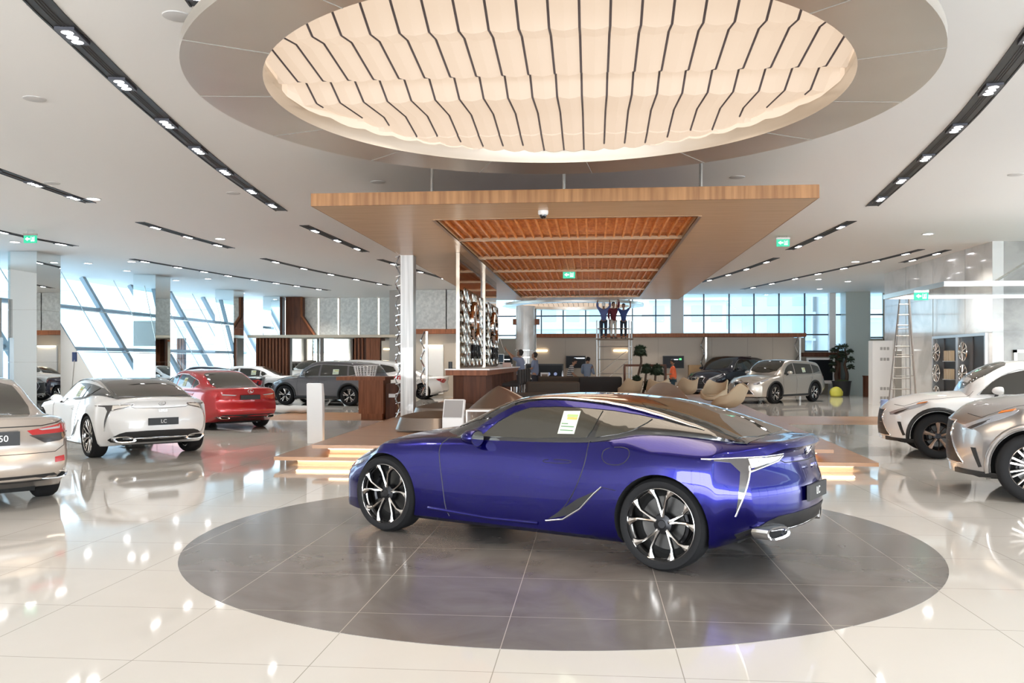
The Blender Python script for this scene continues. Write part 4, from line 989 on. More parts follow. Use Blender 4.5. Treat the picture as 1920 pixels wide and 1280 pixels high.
    uf = .70711 * (W - xf); HL = [(uf - .22, h(.455)), (uf, h(.50)), (uf + .22, h(.545)), (uf + .42, h(.57)), (uf + .36, h(.54)), (uf + .12, h(.48)), (uf - .05, h(.435)), (uf - .20, h(.43))]
    if not suv: HL = [(a, b + h(.02)) for a, b in HL]
    S['patch'] += [(q, 'headlight', HL, lens_c, .008) for q in ('FL', 'FR')] + [(q, 'headlight_core', [(uf - .12, h(.445 if suv else .465)), (uf + .02, h(.478 if suv else .498)), (uf + .14, h(.505 if suv else .525)), (uf + .06, h(.47 if suv else .49)), (uf - .06, h(.44 if suv else .46))], lens_d, .013) for q in ('FL', 'FR')]
    gr = [(-W * .40, h(.50)), (W * .40, h(.50)), (W * .26, h(.40)), (W * .50, h(.20)), (-W * .50, h(.20)), (-W * .26, h(.40))] if not suv else [(-W * .36, h(.485)), (W * .36, h(.485)), (W * .28, h(.40)), (W * .56, h(.21)), (-W * .56, h(.21)), (-W * .28, h(.40))]
    S['patch'].append(('F', 'grille', gr, black, .008))
    S['lines'] = [('F', 'grille_chrome', gr + [gr[0]], chrome, .015), ('T', 'bonnet_seam', [(gx1 - .1, W * .78), (wb / 2, W * .76), (xf - .35, W * .66), (xf - .22, W * .4)], black, .004), ('T', 'bonnet_seam', [(gx1 - .1, -W * .78), (wb / 2, -W * .76), (xf - .35, -W * .66), (xf - .22, -W * .4)], black, .004)]
    for i in range(1, 6):
        t = i / 6; z = h(.47) - t * h(.25); ww = W * (.30 + .15 * abs(t - .35))
        S['lines'].append(('F', 'grille_bar', [(-ww, z), (ww, z)], chrome if suv and i < 4 else rimdark, .008))
    tl = [(W * .42, h(.60)), (W * .84, h(.635)), (W * .86, h(.53)), (W * .66, h(.50)), (W * .50, h(.55))] if not suv else [(W * .5, h(.60)), (W * .86, h(.63)), (W * .88, h(.53)), (W * .68, h(.52))]
    ub = .70711 * (xr + W)
    TL = [(-.36, .60), (0, .64), (.26, .625), (.18, .57), (.0, .51), (-.16, .50), (-.28, .55)] if not suv else [(-.28, .60), (0, .63), (.28, .615), (.2, .56), (0, .53), (-.2, .54)]
    TL = [(ub + a, h(b)) for a, b in TL]
    S['patch'] += [('BL', 'taillight', TL, lens_r, .006), ('BR', 'taillight', TL, lens_r, .006),
        ('B', 'rear_valance', [(-W * .82, zb0 + .13), (-.4, zb0 + .11), (.4, zb0 + .11), (W * .82, zb0 + .13), (W * .70, h(.25) + .02), (-W * .70, h(.25) + .02)], black, .006)]
    if suv and clad:
        c_ = black if clad == 1 else pt
        for axx in ax:
            pts = [(axx + cos(a) * (R * 1.12 + .035), R + sin(a) * (R * 1.12 + .035)) for a in [radians(-18 + 216 * i / 22) for i in range(23)]]
            S['sidel'].append((pts, c_, .036, 'arch_cladding'))
        S['sidel'].append(([(-wb / 2 + R * 1.2, zb0 + .06), (wb / 2 - R * 1.2, zb0 + .05)], c_, .045, 'sill_cladding'))
    def base(car, S):
        mb = MB(); mb.box(xr + .55, xf - .4, -.55, .55, zb0 - .03, zb0 + .06); mb.build('underbody', archm, car)
    S['extra'] = [base]
    return S
# ------------------------------------------------------------------ the cars on show
def slit(car, S, amb=1):
    ufl = .70711 * (.93 - S['xf']); H = S['zc'](0) / .645
    for q in ('FL', 'FR'):
        patch(S['bvh'], 'fog_slit', q, [(ufl - .02, .60), (ufl + .05, .60), (ufl + .13, .38), (ufl + .09, .37)], black, car, .008)
        patch(S['bvh'], 'front_lip', q, [(ufl - .32, .27), (ufl + .30, .27), (ufl + .30, .32), (ufl - .32, .33)], black, car, .02)
        if amb: patch(S['bvh'], 'amber_lamp', q, [(ufl + .24, H * .548), (ufl + .40, H * .567), (ufl + .37, H * .555), (ufl + .22, H * .535)], amber, car, .014)
def by_wheel(car, wx, wy, ang, hw, fa):       # front left wheel's outer face stands at (wx, wy)
    c, s = cos(radians(ang)), sin(radians(ang)); place(car, wx + c * fa + s * hw, wy - s * fa + c * hw, -c, s)
def sticker(car, S, side, poly, off=.014):
    o = patch(S['bvh'], 'energy_label', side, poly, paper, car, off, g=.2, th=.002)
    xs = [p[0] for p in poly]; zs = [p[1] for p in poly]; x0, x1, z0, z1 = min(xs), max(xs), min(zs), max(zs)
    for j, (u0, u1, v0, v1, m_) in enumerate([(.35, .95, .62, .72, amber_p), (.30, .95, .74, .84, green_p), (.1, .9, .30, .34, dgreen_p), (.1, .5, .42, .46, dgreen_p), (.1, .9, .14, .18, dgreen_p)]):
        q = [(x1 - (x1 - x0) * u0, z0 + (z1 - z0) * v0), (x1 - (x1 - x0) * u1, z0 + (z1 - z0) * v0), (x1 - (x1 - x0) * u1, z0 + (z1 - z0) * v1), (x1 - (x1 - x0) * u0, z0 + (z1 - z0) * v1)]
        patch(S['bvh'], 'printed_bar', side, q, m_, o, off + .002, g=.2, th=.001)
green_p = mat('print_green', (.30, .50, .16), .6); amber_p = mat('print_amber', (.60, .38, .10), .6); dgreen_p = mat('print_dark_green', (.10, .22, .12), .6)
S = spec_lc(P_blue, rimsil); S['extra'].append(lambda c, S: sticker(c, S, 'L', [(-.44, 1.01), (-.60, 1.015), (-.60, 1.20), (-.44, 1.195)]))
car = make_car(S, 'car', 'glossy deep blue coupe parked on the round grey stone inlay'); place(car, .478, 8.345, -.828, .561)
S = spec_lc(P_white, rimsil, V_TWIN); S['extra'].append(lambda c, S: sticker(c, S, 'L', [(-.34, .99), (-.54, .995), (-.54, 1.18), (-.34, 1.18)]))
car = make_car(S, 'car', 'white coupe with dark roof seen from behind, left of the blue coupe'); place(car, -7.45, 16.5, -.665, .744)
# beige saloon at the left edge
S = spec_gen(P_champ, 'sedan', L=4.85, H=1.455, wb=2.85, W=.92, ro=1.10, spokes=V_5)
def gs(car, S):
    plate(S, car, 'B', .80, .54, .15, 'GS  350', .098); badge(S, car, 'B', .935, .045)
    exhaust(car, S['xr'] + .03, .66, .36, .26, .09, .04)
    ub = .70711 * (S['xr'] + .92)
    for q in ('BL', 'BR'): patch(S['bvh'], 'rear_reflector', q, [(ub - .10, .50), (ub + .02, .51), (ub + .03, .57), (ub - .09, .56)], lens_r, car, .006)
    pline(S['bvh'], 'boot_seam', 'B', [(-.78, .96), (-.5, .92), (.5, .92), (.78, .96)], black, car, .006)
    pline(S['bvh'], 'boot_seam', 'B', [(.78, .88), (.77, .68), (.66, .62), (-.66, .62), (-.77, .68), (-.78, .88)], black, car, .004)
    for q in ('BL', 'BR'): patch(S['bvh'], 'smoked_lamp', q, [(ub - .33, .82), (ub + .20, .835), (ub + .13, .79), (ub + .0, .735), (ub - .17, .725)], lens_d, car, .011)
    for q in ('BL', 'BR'): patch(S['bvh'], 'clear_lamp', q, [(ub - .26, .885), (ub - .02, .905), (ub - .02, .88), (ub - .22, .87)], lens_c, car, .011)
S['extra'].append(gs)
car = make_car(S, 'car', 'champagne beige saloon cut off by the left edge of the photo'); place(car, -7.22, 11.11, -.68, .733)
# red saloon
S = spec_gen(P_red, 'sedan', L=4.67, H=1.43, wb=2.80, W=.905, ro=1.0, spokes=V_TWIN)
def is_(car, S):
    plate(S, car, 'B', .78, .50, .11, '', .1); badge(S, car, 'B', .925, .05)
    exhaust(car, S['xr'] + .03, .60, .31, .20, .075, .04)
    sticker(car, S, 'L', [(-.42, 1.02), (-.58, 1.02), (-.58, 1.22), (-.42, 1.22)])
    ub = .70711 * (S['xr'] + .905)
    for q in ('BL', 'BR'): patch(S['bvh'], 'clear_lamp', q, [(ub - .36, .84), (ub - .05, .865), (ub - .07, .835), (ub - .32, .82)], lens_c, car, .011)
S['extra'].append(is_)
car = make_car(S, 'car', 'bright red saloon seen from behind, parked beyond the white coupe'); place(car, -7.85, 22.4, -.70, .714)
# graphite SUV, side on
S = spec_gen(P_grey, 'suv', H=1.645, wb=2.66, W=.92, fo=.9, ro=1.02, R=.37, rr=.245, spokes=V_NX, clad=1)
def nx(car, S): sticker(car, S, 'L', [(-.62, 1.14), (-.86, 1.15), (-.86, 1.33), (-.62, 1.33)])
S['extra'].append(nx)
car = make_car(S, 'car', 'graphite grey SUV seen side on behind the reception desk'); 
place(car, -5.95 - 1.33 * .955 + .27, 31.8 + 1.33 * .295 + .88, -.955, .295)
S = spec_gen(P_white, 'suv', H=1.70, wb=2.79, W=.945, fo=1.0, ro=1.1, R=.38, rr=.25, spokes=V_5, clad=0)
def rx(car, S): sticker(car, S, 'L', [(-.62, 1.17), (-.92, 1.18), (-.92, 1.38), (-.62, 1.38)])
S['extra'].append(rx)
car = make_car(S, 'car', 'white SUV half hidden behind the graphite SUV and lattice column', 0); place(car, -6.3, 35.5, -.95, .3)
S = spec_gen(P_white, 'coupe', H=1.395, wb=2.73, W=.92, fo=.92, ro=1.04, R=.34, rr=.25, spokes=V_TWIN)
car = make_car(S, 'car', 'white coupe tail to the right, seen just right of the lattice column', 0); place(car, -5.15, 38.3, -1, .06)
S = spec_gen(P_navy, 'sedan', H=1.45, wb=2.87, W=.93, R=.35, rr=.25, spokes=V_5)
car = make_car(S, 'car', 'dark navy saloon near the slanted windows behind the red one', 0); place(car, -12.0, 33.5, -.98, -.2)
S = spec_gen(P_white, 'sedan', H=1.45, wb=2.87, W=.93, R=.35, rr=.25, spokes=V_5)
def es(car, S): sticker(car, S, 'L', [(-.62, 1.05), (-.82, 1.05), (-.82, 1.24), (-.62, 1.24)])
S['extra'].append(es)
car = make_car(S, 'car', 'white saloon far back in front of the slatted walnut screen', 0); place(car, -11.6, 37.6, -1, .0)
# silver SUV and black SUV on the right
S = spec_gen(P_silver, 'suv', L=5.0, H=1.70, wb=2.79, W=.945, fo=1.02, ro=1.18, R=.385, rr=.255, spokes=V_NX, clad=1)
S['extra'].append(lambda c, S: badge(S, c, 'F', .83, .07)); S['extra'].append(lambda c, S: sticker(c, S, 'L', [(-.64, 1.18), (-.88, 1.19), (-.88, 1.37), (-.64, 1.37)]))
car = make_car(S, 'car', 'warm silver SUV facing the lounge on the right of the hall')
place(car, 9.92 + .5 * (12.3 - 9.92) - .5, 33.4 + 1.1 + .72, -.76, -.65)
S = spec_gen(P_black, 'suv', L=5.0, H=1.88, wb=2.85, W=.98, fo=.95, ro=1.2, R=.40, rr=.255, spokes=V_5, clad=0)
S['extra'].append(lambda c, S: badge(S, c, 'F', .90, .08))
car = make_car(S, 'car', 'black SUV with chrome grille parked behind the silver SUV'); place(car, 9.95, 40.6, -.72, -.69)
# white SUV and silver SUV nearest on the right
S = spec_gen(P_white, 'suv', H=1.645, wb=2.66, W=.93, fo=.84, ro=1.0, R=.375, rr=.242, spokes=V_NXB, clad=1); S['steer'] = 0; S['lip'] = 0; S['extra'].append(slit)
car = make_car(S, 'car', 'white SUV with bronze wheel and black arch trim, nose in from the right'); 
by_wheel(car, 7.10, 14.55, 17, .91, 1.33)
S = spec_gen(P_silv2, 'suv', H=1.86, wb=2.85, W=.98, fo=.88, ro=1.2, R=.405, rr=.275, spokes=V_BAR, clad=2); S['extra'].append(slit)
car = make_car(S, 'car', 'silver SUV cut off at the right edge of the photo'); by_wheel(car, 5.98, 9.97, 24, .96, 1.425)
# ------------------------------------------------------------------ columns, screens and fittings
def mirror_col(x0, x1, y0, y1, z0, z1, label):
    t = thing('mirror_column', label, 'column', ((x0 + x1) / 2, (y0 + y1) / 2, z0), group='mirror clad columns')
    w, d = (x1 - x0) / 2, (y1 - y0) / 2
    mb = MB(); mb.box(-w + .02, w - .02, -d + .02, d - .02, 0, z1 - z0); mb.build('core', steel, t)
    zz = [0, 1.6, 3.2, z1 - z0]
    for i in range(3):
        if zz[i + 1] - zz[i] < .05: continue
        mb = MB(); a, b = zz[i] + .004, zz[i + 1] - .004
        mb.box(-w, w, -d, -d + .012, a, b); mb.box(-w, w, d - .012, d, a, b); mb.box(-w, -w + .012, -d + .014, d - .014, a, b); mb.box(w - .012, w, -d + .014, d - .014, a, b)
        mb.build('mirror_panel', mirror_m, t)
    return t
mirror_col(-17.8, -16.87, 25.25, 26.45, 0, HC, 'square mirror clad column nearest the left edge of the photo')
mirror_col(-17.75, -16.85, 32.5, 33.7, 0, HC, 'square mirror clad column, second from the left along the slanted windows')
mirror_col(-17.7, -16.8, 39.8, 41.0, 0, HC, 'square mirror clad column, third from the left along the slanted windows')
mirror_col(-17.0, -16.1, 44.0, 44.8, 0, HC, 'square mirror clad column farthest back beside the slatted screen')
# mirror clad fins behind the bar
def fin(x0, x1, y0, y1, z0, z1, label):
    t = thing('mirror_pier', label, 'column', (x0, y0, z0), group='mirror piers over the bar')
    mb = MB(); mb.box(0, x1 - x0, 0, y1 - y0, 0, z1 - z0); mb.build('bronze_mirror', mat('bronze_mirror', (.46, .40, .33), .08, 1), t); return t
fin(-3.08, -3.0, 19.7, 23.5, 1.461, cz - .002, 'bronze mirror pier rising from the bar, nearer of two')
fin(-3.08, -3.0, 24.5, 27.4, 1.461, cz - .002, 'bronze mirror pier rising from the bar, farther of two')
# wrought lattice screens with the oval emblem
def lattice(x, y0, y1, z0, z1, label):
    t = thing('lattice_screen', label, 'screen', (x, y0, z0), group='chrome lattice screens')
    mb = MB(); L = y1 - y0; H = z1 - z0; n = int(L / .22); m = int(H / .22)
    for i in range(n + 1):
        pts = [(0, i * L / n + .035 * sin(k * pi / 2 + i) , H * k / (m * 2)) for k in range(m * 2 + 1)]
        mb.tube(pts, .015, 5)
    for j in range(m + 1):
        pts = [(0, L * k / (n * 2), j * H / m + .04 * (1 if (k + j) % 2 else -1)) for k in range(n * 2 + 1)]
        mb.tube(pts, .012, 5)
    o = mb.build('chrome_lattice', mat('lattice_steel', (.42, .42, .40), .18, 1), t, smooth=True)
    mb = MB(); r = .42; c = (.05, L * .42, H * .62)
    mb.tube([(c[0], c[1] + r * 1.25 * cos(2 * pi * i / 36), c[2] + r * sin(2 * pi * i / 36)) for i in range(36)], .07, 8, closed=True)
    mb.tube([(c[0], c[1] - .17, c[2] + .28), (c[0], c[1] + .07, c[2] - .17), (c[0], c[1] - .37, c[2] - .17)], .05, 8); mb.build('oval_emblem', chrome, t, smooth=True)
    mb = MB()
    M4 = Matrix.Translation((.05, L * .5, H * .18)) @ Matrix(((0, 0, 1, 0), (1, 0, 0, 0), (0, 1, 0, 0), (0, 0, 0, 1)))
    text_mesh('emblem_lettering', 'LEXUS', .50, rimdark, t, M4, .03)
lattice(-2.93, 19.95, 23.4, 1.53, 3.28, 'tall chrome lattice screen with oval emblem standing on the bar, nearer one')
lattice(-2.93, 24.6, 27.2, 1.53, 3.26, 'tall chrome lattice screen with oval emblem standing on the bar, farther one')
# white mast with a chrome lattice edge at the deck's left
t = thing('lattice_mast', 'white veined column with a wavy chrome lattice edge beside the reception desk', 'column', (-4.32, 20.2, .31))
mb = MB(); mb.box(-.12, .18, -.16, .16, 0, cz - .313); mb.build('veined_panel', noisy(mat('veined_white_panel', (.7, .7, .68), .3, coat=.4), (.45, .45, .44), (.74, .73, .72), (9, 9, .35), 5, 1.4), t)
mb = MB()
for k in (0, 1):
    pts = [(-.20 + (.045 if k else -.045) * cos(j * pi / 2 + k * pi), -.1 + .03 * sin(j * 1.3), .0 + j * (cz - .31) / 34) for j in range(35)]
    mb.tube(crom(pts, 3), .018, 6)
for j in range(17): 
    z = .1 + j * (cz - .45) / 16; mb.tube([(-.25, -.1, z), (-.14, -.1, z + .03)], .014, 5)
mb.build('chrome_lattice', chrome, t, smooth=True)
# chrome ornament strips on the cabin wall
for px, lab in ((1314, 'wavy chrome ornament column on the beige back wall, left one'), (1484, 'wavy chrome ornament column at the right end of the beige back wall'), (788, 'wavy chrome ornament column right of the lattice mast')):
    Y = 42.6 if px > 1000 else 33.2
    t = thing('ornament_column', lab, 'column', (bw(px, Y), Y, 0 if px > 1000 else .31), group='wavy chrome ornament columns')
    mb = MB()
    hgt = 2.78 if px > 1000 else 2.47
    for k in (0, 1): mb.tube(crom([((.07 if k else -.07) * cos(j * pi / 2 + k * pi), 0, j * hgt / 14) for j in range(15)], 3), .03, 6)
    mb.build('chrome_braid', chrome, t, smooth=True)
    mb = MB(); mb.box(.12, .2, -.02, .10, 0, hgt); mb.build('steel_post', steel, t)
# round white column behind the lounge
t = thing('white_column', 'round white column behind the bar with chrome rings', 'column', (bw(985, 37.6), 37.6, .0))
mb = MB(); mb.cyl((0, 0), .42, 0, 4.0, 32); mb.build('shaft', marble, t, smooth=True, ang=50)
mb = MB(); mb.box(-.55, .6, -.1, .1, 3.2, 3.45); mb.build('oak_block', wood_r, t)
mb = MB()
for z in (.9, 1.2, 1.5, 1.8, 2.1): mb.tube([(.44 * cos(2 * pi * i / 24), .44 * sin(2 * pi * i / 24), z) for i in range(24)], .02, 5, closed=True)
mb.tube([(.44, 0, .5), (.44, 0, 3.9)], .03, 5); mb.build('chrome_rings', chrome, t, smooth=True)
# ---- slatted pavilion at the left rear
YP = 41.3
t = thing('pavilion_beam', 'pale beam spanning the walnut slat screens at the left rear', 'beam', (bw(600, YP), YP, 2.76))
mb = MB(); mb.box(-3.7, 3.6, -.6, .6, 0, .13); mb.build('beam', mat('pale_oak_beam', (.55, .47, .36), .5), t)
def slats(p0, p1, lab):
    x0, x1 = bw(p0, YP), bw(p1, YP); t = thing('slat_screen', lab, 'screen', (x0, YP, 0), group='walnut slat screens')
    n = max(3, round((x1 - x0) / .17)); 
    mb = MB(); mb.box(0, x1 - x0, .10, .14, 0, 2.76); mb.build('backing', wood_d, t)
    for i in range(n):
        mb = MB(); x = i * (x1 - x0) / n; mb.box(x, x + .075, -.02, .10, 0, 2.75); mb.build('slat', wood_r, t)
slats(460, 526, 'wide walnut slat screen at the left rear behind the white saloon')
slats(655, 676, 'narrow walnut slat screen above the graphite SUV')
slats(300, 316, 'small walnut slat screen in front of the slanted windows')
t = thing('walnut_cupboard', 'solid reddish walnut block under the right end of the pale beam', 'cabinet', (bw(693, YP), YP, 0)); mb = MB(); mb.box(-.36, .34, -.1, .9, 0, 2.75); mb.build('carcass', wood_r, t)
for k in range(3):
    mb = MB(); mb.box(-.35 + k * .23, -.135 + k * .23, -.115, -.1, .02, 2.73); mb.build('door', wood_r, t)
def glassp_screen(p0, p1, lab, ang, m_):
    x0, x1 = bw(p0, YP), bw(p1, YP); t = thing('mirror_screen', lab, 'mirror', (x0, YP + .3, 0), 0, 'mirror screens under the pale beam')
    w = (x1 - x0); mb = MB(Matrix.Rotation(radians(ang), 4, 'Z')); mb.box(0, w / cos(radians(ang)), 0, .02, .03, 2.75); mb.build('mirror', m_, t)
    mb = MB(Matrix.Rotation(radians(ang), 4, 'Z')); mb.box(0, w / cos(radians(ang)), -.01, .03, 0, .03); mb.build('base_rail', steel, t)
glassp_screen(528, 580, 'tall mirror screen right of the wide walnut slats', 24, mirror_m)
glassp_screen(582, 654, 'tall mirror screen left of the narrow walnut slats', 20, mirror_m)
# frosted partition left of the mast
for i, (p0, p1, Y, lab) in enumerate([(708, 735, 41, 'frosted glass partition with a warm light line left of the lattice mast')]):
    x0, x1 = bw(p0, Y), bw(p1, Y); t = thing('partition', lab, 'partition', (x0, Y, 0)); mb = MB(); mb.box(0, x1 - x0 + 2.6, 0, .1, 0, 2.6); mb.build('panel', beige_w, t)
    mb = MB(); mb.box(.1, x1 - x0 + 2, -.03, -.001, 2.18, 2.23); mb.build('light_line', glow_w, t)
# ---- glass canopy on the right wall
t = thing('glass_canopy', 'suspended steel edged glass canopy on the right in front of the marble wall', 'canopy', (8.2, 21.3, 3.38))
mb = MB(); mb.box(0, 8.5, 0, .12, 0, .12); mb.box(0, .12, .12, 4.3, 0, .12); mb.box(.12, 8.5, 4.18, 4.3, 0, .12); mb.build('steel_frame', steel, t)
mb = MB(); mb.box(.12, 8.5, .12, 4.18, .05, .07); mb.build('glass_sheet', glass_clear, t)
mb = MB(); mb.tube([(1.2, .1, .12), (4.6, 4.3, 1.5)], .03, 6); mb.tube([(3.0, .1, .12), (6.4, 4.3, 1.5)], .03, 6); mb.build('stay_rod', steel, t)
# ---- wheel display niche
t = thing('wheel_display', 'black framed display case with alloy wheels in the marble wall', 'display case', (11.2, 26.0, 0))
YW = 3.75; Z0, Z1 = .12, 2.36
mb = MB(); mb.box(-.10, 0, 0, YW, Z0 - .08, Z0); mb.box(-.10, 0, 0, YW, Z1, Z1 + .08); mb.box(-.10, 0, -.08, 0, Z0 - .08, Z1 + .08); mb.box(-.10, 0, YW, YW + .08, Z0 - .08, Z1 + .08); mb.box(-.10, 0, YW * .48, YW * .52, Z0, Z1); mb.build('frame', alu, t)
mb = MB(); mb.box(-.012, -.004, 0, YW, Z0, Z1); mb.build('back_panel', mat('dark_case_back', (.03, .03, .032), .3), t)
mb = MB(); mb.box(-.03, -.012, YW * .56, YW * .80, Z0, Z1) if False else None
for y0, y1 in ((YW * .80, YW - .05), (YW * .24, YW * .46)):
    mb = MB(); mb.box(-.04, -.014, y0, y1, Z0, Z1); mb.build('wheel_board', mat('grey_wheel_board', (.09, .085, .085), .4), t)
i = 0
for yc in (YW * .89, YW * .35):
    for z in (.55, 1.25, 1.92):
        w = thing('display_wheel', '%s alloy wheel on the %s board of the display case' % (('lowest', 'middle', 'topmost')[int(z > 1) + int(z > 1.5)], 'left' if yc > 2 else 'right'), 'wheel', (11.055, 26.0 + yc, z), group='alloy wheels in the display case')
        mb = MB()
        for k in range(9):
            a = 2 * pi * k / 9 + i; mb.tube([(-.02, .05 * cos(a), .05 * sin(a)), (0, .27 * cos(a), .27 * sin(a))], [.02, .034], 6)
        mb.tube([(0, .28 * cos(2 * pi * j / 28), .28 * sin(2 * pi * j / 28)) for j in range(28)], .02, 6, closed=True); mb.ball((-.01, 0, 0), .06, 10); mb.build('rim', rimsil, w, smooth=True)
        i += .4
for z, lab in ((1.05, 'lower'), (1.62, 'upper')):
    s_ = thing('sample_block', lab + ' shelf of beige trim samples in the display case', 'shelf', (11.19, 26.0 + YW * .66, z)); mb = MB(); mb.box(-.16, -.02, -.35, .30, 0, .02); mb.build('shelf', alu, s_)
    for k in range(3): mb = MB(); mb.box(-.14, -.03, -.3 + k * .2, -.15 + k * .2, .02, .34); mb.build('leather_sample', beige_l, s_)
# ---- white box wall with vents
t = thing('white_box_unit', 'white freestanding wall unit with small vents beyond the ladder', 'cabinet', (bw(1638, 34.0), 33.9, 0))
mb = MB(); mb.box(-.42, .43, 0, .5, 0, 2.4); mb.build('carcass', plastic_w, t)
for z in (2.05, 1.65, .55, .2):
    mb = MB()
    for k in range(3): mb.box(-.15 + k * .12, -.06 + k * .12, -.004, .0, z, z + .11)
    mb.build('vent', mat('vent_grey', (.35, .34, .33), .6), t)
t = thing('bronze_door_panel', 'narrow bronze panel standing behind the ladder', 'panel', (bw(1664, 32.4), 32.4, 0)); mb = MB(); mb.box(-.10, .12, 0, .06, 0, 2.0); mb.build('panel', mat('bronze_grey_panel'), t); mb = MB(); mb.box(-.14, .16, .0, .08, 2.0, 2.05); mb.build('cap', steel, t)
t = thing('walnut_stand', 'small dark walnut stand beside the bonsai pot', 'stand', (bw(1611, 41.5), 41.5, 0)); mb = MB(); mb.box(-.17, .17, -.2, .2, 0, .93); mb.build('body', wood_d, t); mb = MB(); mb.box(-.19, .19, -.22, .22, .93, .97); mb.build('top', wood_d, t)
# walnut portal with a screen on the right back wall
t = thing('screen_portal', 'walnut portal with a white framed dark screen behind the silver SUV', 'screen', (bw(1525, 43.6), 43.6, 0))
mb = MB(); mb.box(-.95, 1.0, .05, .25, 1.85, 2.05); mb.box(.78, 1.0, .05, .25, 0, 1.85); mb.build('walnut_surround', wood_d, t)
mb = MB(); mb.box(-.62, .72, 0, .05, .55, .7); mb.box(-.62, .72, 0, .05, 1.7, 1.8); mb.box(-.62, -.52, 0, .05, .7, 1.7); mb.box(.62, .72, 0, .05, .7, 1.7); mb.build('white_frame', plastic_w, t)
mb = MB(); mb.box(-.52, .62, .01, .04, .7, 1.7); mb.build('screen', screen_k, t)
# wall screens
def tv(px0, px1, py0, py1, Y, lab, lines, m=None):
    x0, x1 = bw(px0, Y), bw(px1, Y); z1, z0 = CAM_H + (677 - py0) * Y / 1640, CAM_H + (677 - py1) * Y / 1640
    t = thing('wall_screen', lab, 'screen', ((x0 + x1) / 2, Y, (z0 + z1) / 2), group='black screens on the back wall'); w, h = (x1 - x0) / 2, (z1 - z0) / 2
    mb = MB(); mb.box(-w, w, -.03, .06, -h, h); mb.build('bezel', black, t)
    mb = MB(); mb.box(-w + .03, w - .03, -.036, -.03, -h + .03, h - .03); mb.build('display', screen_k, t)
    for (a, b, c, d, mm) in lines: mb = MB(); mb.box(-w + 2 * w * a, -w + 2 * w * b, -.041, -.037, h - 2 * h * d, h - 2 * h * c); mb.build('lit_text', mm, t)
scw = mat('screen_white', (1, 1, 1), .5, emis=(.7, .85, 1), es=1.2); scg = mat('screen_green', (0, 1, 0), .5, emis=(.2, 1, .4), es=.7)
tv(1241, 1280, 667, 690, 42.6, 'black wall screen behind the person in orange', [(.52, .72, .27, .33, scw), (.77, .88, .2, .34, scg)])
tv(1061, 1098, 667, 690, 42.6, 'black wall screen behind the person in the pale blue shirt', [(.42, .95, .15, .22, scw)])
tv(1362, 1402, 668, 690, 42.6, 'black wall screen behind the black SUV', [])
tv(936, 960, 666, 690, 41.0, 'black wall screen beyond the end of the bar', [(.1, .8, .3, .36, scw)])
# ------------------------------------------------------------------ lounge furniture
DZ = .31
def atz(px, py, z):      # point where the view line through a spot of the plan meets height z
    Y = (CAM_H - z) * 1640 / (py - 677); return cr((px - 960) / 1640 * Y, Y)
# bar
t = thing('bar_counter', 'long walnut bar with white top under the lattice screens', 'counter', (-3.3, 19.55, DZ))
mb = MB(); mb.prism([(.12, .35), (.40, .10), (.88, .35), (.88, 1.6), (.12, 1.6)], 0, 1.0); mb.build('pedestal', wood_d, t)
mb = MB(); mb.prism([(.1, 7.2), (.9, 7.2), (.9, 8.3), (.1, 8.3)], 0, 1.0); mb.build('pedestal', wood_d, t)
mb = MB(); mb.box(.0, .95, .02, 8.4, 1.0, 1.12); mb.build('apron', wood_r, t)
mb = MB(); mb.box(-.02, 1.0, 0, 8.45, 1.12, 1.15); mb.build('worktop', plastic_w, t)
# bar stools
proto = None
for i, (x, y) in enumerate([(-2.1, 22.7), (-2.1, 23.6), (-2.1, 24.5), (-2.1, 25.4), (-2.1, 26.3)]):
    lab = 'dark upholstered bar stool at the bar, the %s from the near end' % ('first', 'second', 'third', 'fourth', 'fifth')[i]
    if proto is None:
        t = thing('bar_stool', lab, 'stool', (x, y, DZ), 0, 'bar stools along the bar'); proto = t
        mb = MB(); mb.box(-.22, .22, -.22, .22, .66, .76); mb.build('seat', darkf, t, bevel=.03)
        mb = MB(); mb.box(.18, .24, -.22, .22, .72, 1.10); mb.build('backrest', darkf, t, bevel=.02)
        mb = MB(); mb.cyl((0, 0), .025, .02, .66, 10); mb.build('stem', chrome, t)
        mb = MB(); mb.cyl((0, 0), .2, 0, .02, 20); mb.build('foot_plate', chrome, t)
    else: copy_tree(proto, (x, y, DZ), 0, lab)
# reception desk
a, b = atz(700, 787, 0)
t = thing('reception_desk', 'walnut reception desk with overhanging top beside the lattice column', 'desk', (a, b, 0))
mb = MB(); mb.box(-.42, .28, 0, .9, .17, 1.10); mb.box(.30, .62, .2, 1.3, 0, 1.0, 1); mb.build('body', [wood_r, wood_d], t)
mb = MB(); mb.box(-.36, .24, .05, .85, 0, .17); mb.build('plinth', wood_r, t)
mb = MB(); mb.box(-1.02, .36, -.12, 1.0, 1.10, 1.20); mb.build('top', wood_r, t)
mb = MB(); mb.box(.40, .58, .15, .2, .62, .72); mb.build('wall_socket', plastic_w, t)
t = thing('wire_basket', 'white wire basket on the reception desk top', 'basket', (a - .30, b + .3, 1.20)); mb = MB()
for k in range(6): mb.tube([((.42 - .016 * (5 - k)) * .8 * cos(2 * pi * j / 20), (.42 - .016 * (5 - k)) * .55 * sin(2 * pi * j / 20), .02 + k * .055) for j in range(20)], .008, 4, closed=True)
for j in range(20): mb.tube([(.27 * cos(2 * pi * j / 20), .19 * sin(2 * pi * j / 20), .01), (.336 * cos(2 * pi * j / 20), .23 * sin(2 * pi * j / 20), .30)], .007, 4)
mb.build('wire_frame', plastic_w, t)
